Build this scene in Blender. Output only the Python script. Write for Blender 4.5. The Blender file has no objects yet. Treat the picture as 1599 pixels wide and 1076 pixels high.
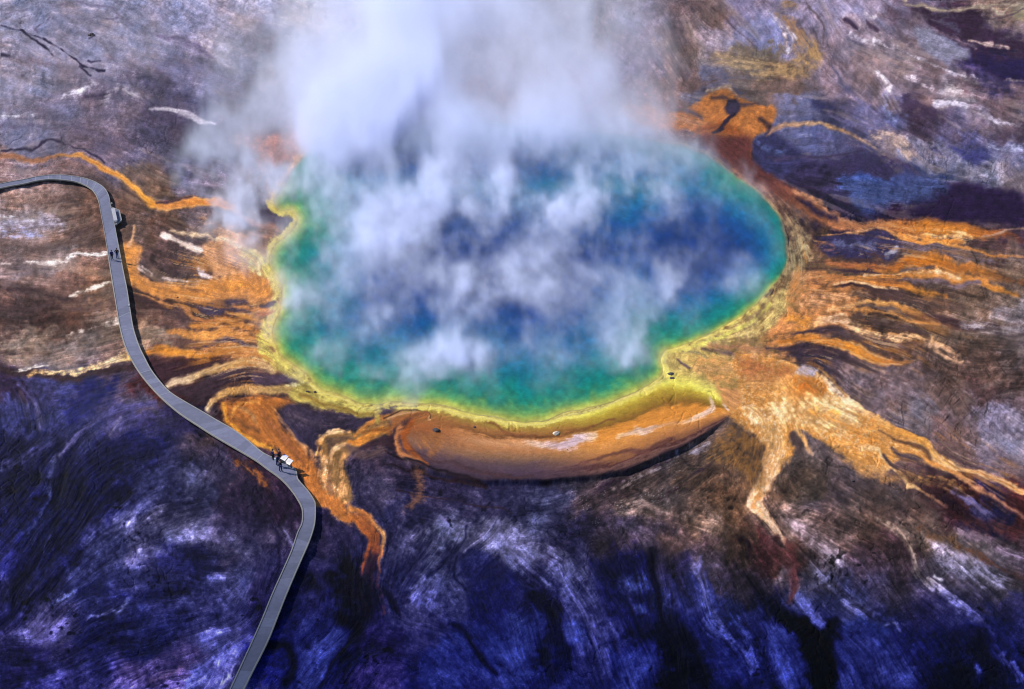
import bpy, bmesh, math, random
import numpy as np
from mathutils import Vector, Matrix
R = math.radians
random.seed(7)
SC = bpy.context.scene
COL = SC.collection

# ---------------------------------------------------------------- camera
EXPO = 0.6
CAM_H, PITCH, FPX = 159.0, R(28), 3553.0        # helicopter height, downward tilt, focal length in photo pixels
cam = bpy.data.cameras.new("camera"); camo = bpy.data.objects.new("camera", cam); COL.objects.link(camo)
camo.location = (0, 0, CAM_H); camo.rotation_euler = (R(90)-PITCH, 0, 0)
cam.sensor_width = 36; cam.lens = 36*FPX/1599; cam.clip_start = 1; cam.clip_end = 20000
SC.camera = camo
# ---------------------------------------------------------------- sky, sun, exposure
SUN_EL = R(35); SUN_DIR = Vector((-0.90, 0.43, 0)).normalized()*math.cos(SUN_EL)+Vector((0, 0, math.sin(SUN_EL)))
world = bpy.data.worlds.new("World"); SC.world = world; world.use_nodes = True
wt = world.node_tree; sky = wt.nodes.new('ShaderNodeTexSky'); sky.sky_type = 'NISHITA'; sky.sun_disc = False
sky.sun_elevation = SUN_EL; sky.sun_rotation = math.atan2(SUN_DIR.x, SUN_DIR.y); sky.altitude = 2200
wt.links.new(sky.outputs[0], wt.nodes['Background'].inputs[0]); wt.nodes['Background'].inputs[1].default_value = 0.12
sl_ = bpy.data.lights.new("sun", 'SUN'); sl_.energy = 4.6; sl_.angle = R(0.5); sl_.color = (1, .955, .89)
suno = bpy.data.objects.new("sun", sl_); COL.objects.link(suno); suno.rotation_euler = SUN_DIR.to_track_quat('Z', 'Y').to_euler()
SC.view_settings.view_transform = 'Standard'; SC.view_settings.look = 'None'; SC.view_settings.exposure = EXPO; SC.view_settings.gamma = 1
SC.render.engine = 'CYCLES'; cy = SC.cycles
cy.use_denoising = True; cy.pixel_filter_type = 'BLACKMAN_HARRIS'; cy.filter_width = 1.1; cy.max_bounces = 12; cy.diffuse_bounces = 2; cy.glossy_bounces = 2; cy.transparent_max_bounces = 8
cy.volume_bounces = 9; cy.volume_step_rate = 2.0; cy.volume_max_steps = 256

# ---------------------------------------------------------------- helpers
def ground_xy(u, v, z=0.):
    """the place on the level z that the survey point (u, v) stands for"""
    t = (np.asarray(v, float)-538)/FPX; s = (np.asarray(u, float)-799.5)/FPX
    c, sn = math.cos(PITCH), math.sin(PITCH)
    dy = c-t*sn; dz = -sn-t*c; k = (z-CAM_H)/dz
    return s*k, dy*k
def survey_uv(x, y, z):
    c, sn = math.cos(PITCH), math.sin(PITCH)
    Z = y*c+(CAM_H-z)*sn
    return 799.5+FPX*x/Z, 538+FPX*(y*sn-(CAM_H-z)*c)*(-1)/Z
def tag(o, label=None, cat=None, group=None, kind=None):
    if label: o['label'] = label
    if cat: o['category'] = cat
    if group: o['group'] = group
    if kind: o['kind'] = kind
    return o
def empty(name, loc, rz=0):
    o = bpy.data.objects.new(name, None); COL.objects.link(o); o.location = loc; o.rotation_euler = (0, 0, rz); return o
def mat(name, col, rough=.6, spec=.3, noise=0., scale=5., bump=0.):
    m = bpy.data.materials.new(name); m.use_nodes = True; nt = m.node_tree; b = nt.nodes['Principled BSDF']
    b.inputs['Base Color'].default_value = (*col, 1); b.inputs['Roughness'].default_value = rough; b.inputs['Specular IOR Level'].default_value = spec
    if noise or bump:
        tc = nt.nodes.new('ShaderNodeTexCoord'); n = nt.nodes.new('ShaderNodeTexNoise'); n.inputs['Scale'].default_value = scale; n.inputs['Detail'].default_value = 5
        nt.links.new(tc.outputs['Object'], n.inputs['Vector'])
        r = nt.nodes.new('ShaderNodeMapRange'); r.inputs[1].default_value = .25; r.inputs[2].default_value = .75; r.inputs[3].default_value = 1-noise; r.inputs[4].default_value = 1+noise
        nt.links.new(n.outputs[0], r.inputs[0]); mx = nt.nodes.new('ShaderNodeVectorMath'); mx.operation = 'SCALE'; mx.inputs[0].default_value = col
        nt.links.new(r.outputs[0], mx.inputs['Scale']); nt.links.new(mx.outputs[0], b.inputs['Base Color'])
        if bump:
            bp = nt.nodes.new('ShaderNodeBump'); bp.inputs['Strength'].default_value = bump; bp.inputs['Distance'].default_value = .05
            nt.links.new(n.outputs[0], bp.inputs['Height']); nt.links.new(bp.outputs[0], b.inputs['Normal'])
    return m
def mesh_obj(name, verts, faces, m, parent=None, smooth=False):
    me = bpy.data.meshes.new(name); me.from_pydata([tuple(v) for v in verts], [], faces); me.update()
    if m: me.materials.append(m)
    if smooth: me.polygons.foreach_set('use_smooth', [True]*len(me.polygons))
    o = bpy.data.objects.new(name, me); COL.objects.link(o)
    if parent: o.parent = parent
    return o
class MB:
    """collects boxes and tubes into one mesh"""
    def __init__(s): s.v = []; s.f = []
    def box(s, c, d, rz=0, rx=0):
        M = Matrix.Translation(c) @ Matrix.Rotation(rz, 4, 'Z') @ Matrix.Rotation(rx, 4, 'X'); n = len(s.v); b = min(d)*.12
        x, y, z = d[0]/2, d[1]/2, d[2]/2
        # box with chamfered top edge
        for (a, k, q) in ((1, 1, -z), (1, 1, z-b), (0, 0, z)):
            for sx, sy in ((-1, -1), (1, -1), (1, 1), (-1, 1)):
                s.v.append(M @ Vector((sx*(x if a else x-b), sy*(y if k else y-b), q)))
        s.f += [(n+3, n+2, n+1, n), (n+8, n+9, n+10, n+11)]
        for r in (0, 4):
            for i in range(4): j = (i+1) % 4; s.f.append((n+r+i, n+r+j, n+r+4+j, n+r+4+i))
    def tube(s, a, b, r0, r1=None, k=8):
        r1 = r0 if r1 is None else r1; a = Vector(a); b = Vector(b); q = (b-a).to_track_quat('Z', 'Y'); n = len(s.v)
        for p, r in ((a, r0), (b, r1)):
            for i in range(k): t = 2*math.pi*i/k; s.v.append(p+q @ Vector((r*math.cos(t), r*math.sin(t), 0)))
        for i in range(k): j = (i+1) % k; s.f.append((n+i, n+j, n+k+j, n+k+i))
        s.f += [tuple(n+k-1-i for i in range(k)), tuple(n+k+i for i in range(k))]
    def build(s, name, m, parent=None): return mesh_obj(name, s.v, s.f, m, parent)
# ---------------------------------------------------------------- ground chart (numpy)
ST = 1.2                       # lattice step, in survey units (one unit is about 0.12 m across)
MG = 180                       # survey margin beyond the surveyed area
UU = np.arange(-MG, 1599+MG+ST, ST); VV = np.arange(-MG, 1076+MG+ST, ST)
NU, NV = len(UU), len(VV)
GU, GV = np.meshgrid(UU, VV)
GU = GU.astype(np.float32); GV = GV.astype(np.float32)

def vnoise(x, y, seed):
    r = np.random.RandomState(seed).rand(257, 257).astype(np.float32)*2-1
    xi = np.floor(x).astype(np.int32); yi = np.floor(y).astype(np.int32)
    fx = x-xi; fy = y-yi
    fx = fx*fx*(3-2*fx); fy = fy*fy*(3-2*fy)
    xi %= 256; yi %= 256
    a = r[yi, xi]; b = r[yi, xi+1]; c = r[yi+1, xi]; d = r[yi+1, xi+1]
    return (a*(1-fx)+b*fx)*(1-fy)+(c*(1-fx)+d*fx)*fy
def fbm(x, y, sc, o, seed, g=.55):
    s = 0; a = 1; t = 0
    for k in range(o):
        s = s+a*vnoise(x/sc*2**k+17.3*k, y/sc*2**k+5.1*k, seed+k); t += a*a; a *= g
    return s/math.sqrt(t)*1.9
def sst(x): 
    x = np.clip(x, 0, 1); return x*x*(3-2*x)

W1u = fbm(GU, GV, 60, 3, 11)*4+fbm(GU, GV, 12, 2, 31)*.9
W1v = fbm(GU, GV, 60, 3, 21)*4+fbm(GU, GV, 12, 2, 41)*.8
WU = GU+W1u; WV = GV+W1v
BU = GU+W1u*2.2+fbm(GU, GV, 22, 3, 51)*7; BV = GV+W1v*2.0+fbm(GU, GV, 22, 3, 61)*5

def box(pts, pad):
    us = [p[0] for p in pts]; vs = [p[1] for p in pts]
    i0 = max(0, int((min(us)-pad+MG)/ST)); i1 = min(NU, int((max(us)+pad+MG)/ST)+2)
    j0 = max(0, int((min(vs)-pad+MG)/ST)); j1 = min(NV, int((max(vs)+pad+MG)/ST)+2)
    return slice(j0, j1), slice(i0, i1)
def smooth_pts(p, n=4):
    """Catmull-Rom through the traced points (columns u, v, extra...)"""
    p = np.array(p, float)
    if len(p) < 3: return p
    q = np.vstack([2*p[0]-p[1], p, 2*p[-1]-p[-2]]); out = []
    for i in range(1, len(q)-2):
        for k in range(n):
            t = k/n
            out.append(.5*((2*q[i])+(-q[i-1]+q[i+1])*t+(2*q[i-1]-5*q[i]+4*q[i+1]-q[i+2])*t*t+(-q[i-1]+3*q[i]-3*q[i+1]+q[i+2])*t**3))
    out.append(p[-1]); return np.array(out)
def dist_line(p, X, Y):
    """distance to polyline and the interpolated extra columns at the nearest point"""
    best = np.full(X.shape, 1e9, np.float32); ex = [np.zeros(X.shape, np.float32) for _ in range(p.shape[1]-2)]
    for a, b in zip(p[:-1], p[1:]):
        dx, dy = b[0]-a[0], b[1]-a[1]; L = dx*dx+dy*dy+1e-6
        t = np.clip(((X-a[0])*dx+(Y-a[1])*dy)/L, 0, 1)
        d = np.hypot(X-a[0]-t*dx, Y-a[1]-t*dy); m = d < best
        best = np.where(m, d, best)
        for k in range(len(ex)): ex[k] = np.where(m, a[2+k]+t*(b[2+k]-a[2+k]), ex[k])
    return best, ex
def sdf_poly(p, X, Y):
    """signed distance, positive inside"""
    d = np.full(X.shape, 1e9, np.float32); ins = np.zeros(X.shape, bool); n = len(p)
    for i in range(n):
        a, b = p[i], p[(i+1) % n]; dx, dy = b[0]-a[0], b[1]-a[1]; L = dx*dx+dy*dy+1e-6
        t = np.clip(((X-a[0])*dx+(Y-a[1])*dy)/L, 0, 1)
        d = np.minimum(d, np.hypot(X-a[0]-t*dx, Y-a[1]-t*dy))
        c = ((a[1] > Y) != (b[1] > Y)) & (X < (b[0]-a[0])*(Y-a[1])/(b[1]-a[1]+1e-9)+a[0])
        ins ^= c
    return np.where(ins, d, -d)

# ---- flow directions: (u, v, angle in degrees in the chart, 0 = along u, 90 = down v)
FLOW = [(0,0,10),(150,40,20),(300,80,30),(60,150,10),(250,180,25),(50,240,0),(200,280,30),(60,330,-8),(100,400,-5),(50,460,8),(150,480,-5),
 (60,540,-8),(150,570,-12),(250,300,20),(300,350,15),(260,400,25),(300,470,10),(350,520,0),(300,580,-20),(350,610,-25),(400,640,50),
 (450,680,50),(100,620,-20),(200,640,-20),(50,700,-40),(150,720,-30),(250,700,-25),(330,690,35),(400,760,-25),(100,800,-55),(200,800,-35),(300,800,-15),(400,820,0),
 (50,900,-50),(150,900,-35),(280,880,-10),(350,880,-5),(100,1000,-30),(250,1000,-25),(330,980,-25),(450,850,5),(500,870,8),(440,930,-30),
 (500,1000,-45),(560,860,85),(560,950,70),(620,900,-60),(600,1000,10),(640,970,15),(700,880,-45),(700,780,10),(620,760,-5),(650,830,-60),(760,860,-40),(750,960,60),
 (720,1040,45),(700,750,8),(850,770,-3),(950,770,-18),(1050,750,-30),(1100,700,-30),(850,830,35),(900,880,70),(930,960,75),(830,1000,80),(1000,860,50),(1020,950,80),
 (1000,1040,80),(1100,820,10),(1100,880,30),(1100,980,55),(1150,1040,50),(1180,760,70),(1200,830,60),(1250,800,20),(1300,830,30),(1260,880,45),(1220,960,65),
 (1300,950,55),(1350,1040,70),(1400,850,35),(1420,900,50),(1450,980,50),(1520,980,50),(1550,870,35),(1590,950,45),(1500,800,35),(1560,800,35),(1500,720,22),
 (1400,740,35),(1300,650,30),(1350,700,32),(1250,620,20),(1200,600,20),(1250,720,10),(1400,630,30),(1500,640,45),(1560,680,40),(1550,600,-25),(1480,600,40),(1420,580,20),(1500,560,10),(1590,560,5),
 (1300,570,22),(1350,520,15),(1450,500,18),(1550,500,5),(1300,460,3),(1400,430,2),(1500,440,8),(1590,450,20),(1400,380,8),(1500,390,12),(1350,350,5),(1250,320,40),(1450,330,-8),
 (1550,330,0),(1350,300,-5),(1450,290,-5),(1300,260,5),(1250,230,0),(1350,230,35),(1400,260,45),(1500,250,10),(1590,270,60),(1300,180,25),(1400,180,22),(1500,170,25),(1590,190,30),
 (1400,120,20),(1500,120,22),(1300,100,40),(1250,50,70),(1350,40,60),(1420,40,35),(1500,50,30),(1580,60,10),(1590,120,15),(1130,40,50),(1060,60,60),(1170,60,40),(1120,110,0),(1200,110,-3),
 (1060,110,60),(1140,170,-20),(1130,230,45),(1180,240,60),(900,700,-8),(1000,670,-15),(1100,640,-30),(750,700,5),(650,690,60),(860,735,-5),(560,640,5),(470,620,15),(430,560,45),(420,500,80),
 (410,430,70),(1230,400,80),(1200,500,-40),(1150,530,-25),(1080,560,10),(1100,600,-30),(380,420,5),(1232,460,85)]
HAIRS = [(1520,430,90,1),(1450,470,60,.6),(1590,520,40,.5),(1500,640,110,1),(1400,660,70,.8),(1560,580,80,.9),(1470,600,80,.8),(1360,590,50,.6),(1450,560,50,.5),(1540,280,60,.8),(1450,250,50,.8),(1350,260,60,.5),(1500,230,60,.6),(940,780,110,.8),(1060,730,80,.8),(1120,700,50,.6),(680,780,80,.5),(470,850,70,.9),(560,1000,90,.5),(620,960,60,.7),(60,300,90,.3),(130,360,60,.5),(60,470,90,.4),(330,870,90,.7),(280,950,90,.7),(60,1010,80,.8),(150,960,80,.6),(250,320,50,.5),(1300,850,90,.4),(1250,900,60,.5),(1120,850,80,.5),(1150,950,70,.4),(900,850,60,.3),(400,780,60,.5),(1080,100,60,.5),(1200,110,60,.4)]
def interp(points, X, Y, p=2.2, eps=30.):
    """smooth inverse-distance blend of scattered samples"""
    P = np.array([q[:2] for q in points], np.float32); V = np.array([q[2:] for q in points], np.float32)
    num = np.zeros(X.shape+(V.shape[1],), np.float32); den = np.zeros(X.shape, np.float32)
    for (a, b), v in zip(P, V):
        w = 1/((X-a)**2+((Y-b)*1.25)**2+eps)**p; den += w; num += w[..., None]*v
    return num/den[..., None]
def upsample(A, k):
    """bilinear upsample of a coarse raster taken every k cells, to the lattice"""
    y = np.arange(NV)/k; x = np.arange(NU)/k
    yi = np.minimum(y.astype(int), A.shape[0]-2); xi = np.minimum(x.astype(int), A.shape[1]-2)
    fy = (y-yi)[:, None, None].astype(np.float32); fx = (x-xi)[None, :, None].astype(np.float32)
    a = A[yi][:, xi]; b = A[yi][:, xi+1]; c = A[yi+1][:, xi]; d = A[yi+1][:, xi+1]
    return (a*(1-fx)+b*fx)*(1-fy)+(c*(1-fx)+d*fx)*fy

# ---- bare ground: sampled colours (u, v, r, g, b)
BASE = """0,0,150,145,175 100,50,140,135,165 200,60,150,145,175 300,20,155,150,185 400,20,170,160,185 30,120,145,138,165 100,190,122,112,138 200,160,110,100,125
260,150,80,75,105 300,120,120,115,150 350,60,150,145,175 250,200,85,75,100 300,220,75,70,95 40,210,125,118,145 150,230,108,98,128 0,255,140,112,115 100,262,130,105,110
200,250,105,92,115 300,270,95,90,120 320,300,110,105,140 50,310,140,120,130 20,340,165,155,185 60,345,150,138,162 100,350,120,100,105 130,340,105,85,88 50,378,120,105,120 140,390,100,80,82 100,400,130,120,140
20,425,130,115,135 100,440,125,100,105 50,445,105,85,90 140,470,120,95,90 30,490,80,60,65 100,500,95,72,72 50,540,140,125,130 150,520,120,105,110 100,550,130,118,130 180,540,110,95,105
230,340,95,75,75 250,300,110,90,85 300,340,105,95,115 280,395,75,60,70 290,420,92,76,82 230,470,75,55,60 300,490,90,70,75 360,490,110,80,75 230,525,150,130,128 250,590,60,30,35 300,585,70,40,40
350,600,60,45,60 310,625,50,25,30 280,610,60,30,34 20,600,45,30,60 60,600,60,55,100 100,600,62,60,110 150,620,30,30,90 200,585,80,66,92 30,640,50,50,100 60,660,45,45,95 120,660,50,50,100
200,650,60,55,100 250,620,75,68,95 280,660,40,35,80 200,700,25,25,80 100,720,25,25,75 20,720,25,25,70 150,760,15,15,65 40,780,12,12,52 60,810,20,25,85 250,760,55,55,110 300,775,78,78,128
350,700,70,55,80 330,680,95,75,85 380,770,70,45,55 420,780,62,32,38 400,830,80,60,85 360,850,75,65,100 280,830,90,85,130 230,850,75,70,120 180,870,55,60,125 100,850,20,20,75 30,850,25,25,85
280,885,32,32,85 320,930,65,65,130 350,920,70,70,130 200,930,45,45,100 150,900,50,55,120 60,985,95,82,118 30,960,40,35,75 150,1000,30,30,80 240,970,40,45,105 250,1050,80,60,100 300,1050,78,55,88
350,1000,75,75,130 330,1060,70,70,120 100,1050,50,45,90 20,1050,35,30,70 420,900,62,42,82 450,870,60,40,90 480,850,78,52,92 500,880,55,35,90 460,920,15,10,55 540,900,12,3,22 560,960,8,3,18
480,950,40,30,90 440,980,15,15,100 430,1030,8,12,90 500,990,30,45,130 490,1040,25,50,150 540,1040,8,8,60 580,1000,65,28,75 590,1060,60,25,80 600,940,40,22,40 640,900,60,55,110 620,860,60,55,110
600,830,50,45,90 680,880,75,75,130 640,960,88,72,105 650,1000,70,50,90 700,940,80,80,140 700,840,100,100,150 780,840,105,100,142 750,880,35,35,95 760,940,10,15,80 720,1010,12,35,125 680,1050,12,12,72
790,1000,18,42,135 850,870,75,60,100 800,860,75,70,120 830,900,50,45,90 900,900,85,80,140 920,950,72,72,132 930,1000,60,65,130 830,980,22,40,125 860,940,8,8,45 870,1000,5,5,38 820,1050,18,35,120
970,890,25,20,60 990,930,25,35,90 1000,970,3,5,35 1000,1040,15,32,135 1060,1050,0,0,18 1050,1000,0,0,25 1070,900,40,35,80 1100,880,98,82,108 1100,940,38,42,110 1130,980,15,28,100 1150,1040,12,28,120
1180,900,70,55,90 1190,960,22,32,110 1000,840,70,65,100 950,830,65,60,100 900,820,45,40,80 1050,850,98,84,102 1100,820,122,106,110 1150,850,95,75,80 1150,780,110,90,85 1100,740,100,80,75
1000,800,112,102,116 900,790,80,70,90 850,780,75,75,120 800,770,60,55,90 750,780,60,50,85 700,765,65,50,85 650,790,70,60,110 570,770,70,55,80 600,720,72,52,70 1000,750,85,75,85 950,760,75,65,85
1250,760,95,85,90 1300,780,90,82,105 1250,830,122,108,122 1300,850,118,102,128 1350,800,100,90,105 1250,900,110,100,135 1200,870,65,35,50 1230,880,75,45,50 1200,930,8,8,45 1250,950,62,68,135
1270,1000,0,0,16 1300,1050,0,0,8 1340,1000,30,48,135 1330,960,68,72,152 1380,900,75,60,95 1400,930,70,60,100 1450,950,60,45,80 1420,860,68,52,72 1380,1040,22,40,132 1430,1000,8,12,75 1480,1020,8,16,95
1500,1060,0,4,36 1530,1000,4,8,55 1550,980,20,30,100 1500,950,82,72,125 1480,900,102,92,132 1550,900,90,80,110 1520,860,132,128,168 1590,960,50,45,110 1590,1050,8,18,65 1450,840,122,112,128
1500,780,50,25,35 1540,790,25,25,90 1590,800,60,30,40 1560,730,130,115,140 1500,690,115,95,105 1590,700,150,145,185 1420,640,152,142,168 1400,620,125,110,130 1350,600,110,95,110 1450,660,128,108,128
1550,650,150,140,180 1480,620,115,95,100 1550,620,82,62,68 1400,590,112,97,112 1500,580,98,78,78 1550,570,90,72,72 1480,560,95,75,72 1590,550,115,100,110 1300,570,75,60,75 1280,560,60,50,70
1380,450,85,65,65 1500,460,120,98,90 1550,480,138,118,116 1450,480,92,72,68 1400,503,100,76,68 1420,525,92,68,60 1500,520,105,88,85 1590,500,150,140,160 1590,425,125,105,100 1450,397,100,85,95
1520,410,115,95,95 1590,400,108,88,92 1550,390,85,65,75 1580,370,78,58,78 1280,310,40,35,60 1300,300,50,45,80 1350,300,62,82,148 1400,300,72,84,150 1450,290,58,68,118 1500,310,40,25,55
1550,320,38,24,62 1590,340,38,28,78 1400,335,32,18,48 1300,340,42,32,66 1250,290,42,33,58 1560,280,150,145,170 1500,270,130,130,160 1590,290,108,103,122 1200,250,60,60,110 1230,225,110,110,150
1280,215,105,110,160 1320,230,85,85,130 1250,265,48,43,78 1350,260,68,58,98 1400,240,150,130,140 1450,250,140,140,180 1510,240,75,75,128 1590,240,130,130,175 1300,170,66,68,108 1250,150,120,120,160
1330,170,85,80,115 1380,170,112,112,162 1430,165,72,58,88 1450,190,75,65,95 1500,200,95,85,115 1550,180,138,122,142 1590,210,90,75,100 1380,140,172,152,172 1450,140,150,125,135 1500,150,172,158,172
1560,150,125,105,120 1400,100,168,148,158 1330,100,140,120,130 1350,80,178,162,182 1450,110,130,110,120 1300,110,168,152,182 1320,60,150,135,160 1400,50,130,115,135 1450,55,130,120,145 1480,70,142,142,178
1350,20,162,152,188 1420,15,110,95,120 1500,40,60,40,60 1550,60,75,60,90 1560,20,140,120,120 1590,50,140,125,140 1590,20,150,140,120 1550,90,42,32,78 1590,110,42,38,88 1560,120,70,60,100
1210,60,140,140,190 1200,30,160,150,190 1150,20,125,115,150 1100,20,130,110,115 1050,20,120,100,110 1010,40,145,130,155 1060,60,120,100,100 1130,60,168,148,168 1160,45,130,130,170 1110,80,130,115,120
1200,90,120,105,95 1060,120,120,95,95 1220,130,130,105,100 1150,130,108,94,95 1100,125,105,100,125 1000,100,135,115,135 1010,160,150,110,110 600,20,150,140,150 800,20,145,130,145 900,60,130,110,115
700,100,140,120,120 500,60,160,150,160 400,60,110,100,120 450,130,130,115,120 850,160,125,95,90 400,170,90,75,90 430,240,170,110,90 390,310,110,95,110 1180,300,100,65,65 1225,370,110,85,70 1240,420,130,100,80
1250,480,160,120,85 600,170,170,110,90 720,160,150,100,80 950,160,150,110,100 380,380,140,110,90 400,470,170,120,80 390,540,170,120,80 1130,500,170,140,90"""
BASE = [tuple(float(x) for x in t.split(',')) for t in BASE.split()]
def _tone(q):
    u, v, r, g, b = q
    if v > 840:
        l = .3*r+.5*g+.2*b; r, g, b = [(.84*c+.16*l)*.95 for c in (r, g, b)]
        if r > g*1.8 and v > 980: r *= .72
    if u > 1120 and v > 380: return (u, v, r*.93, g*.90, b*.85)
    if u > 1150: return (u, v, r*.95, g*.93, b*.93)
    return q
BASE = [_tone(q) for q in BASE]

POOL = [(853,653),(820,656),(785,653),(753,647),(725,640),(693,633),(650,629),(612,629),(590,633),(560,628),(530,615),(497,605),(480,585),(455,565),(440,550),(428,520),(430,500),(438,480),(440,450),(436,430),(424,410),
 (430,385),(445,370),(464,350),(456,330),(437,326),(430,312),(445,290),(455,270),(480,240),(520,215),(570,200),(640,195),(720,192),(800,196),(900,205),(1000,217),(1080,238),(1130,262),(1170,290),(1200,320),
 (1216,345),(1224,375),(1226,410),(1216,435),(1198,455),(1180,472),(1150,495),(1110,520),(1080,533),(1052,543),(1038,549),(1032,565),(1034,580),(1022,595),(992,612),(943,631),(903,641),(876,645)]

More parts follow.
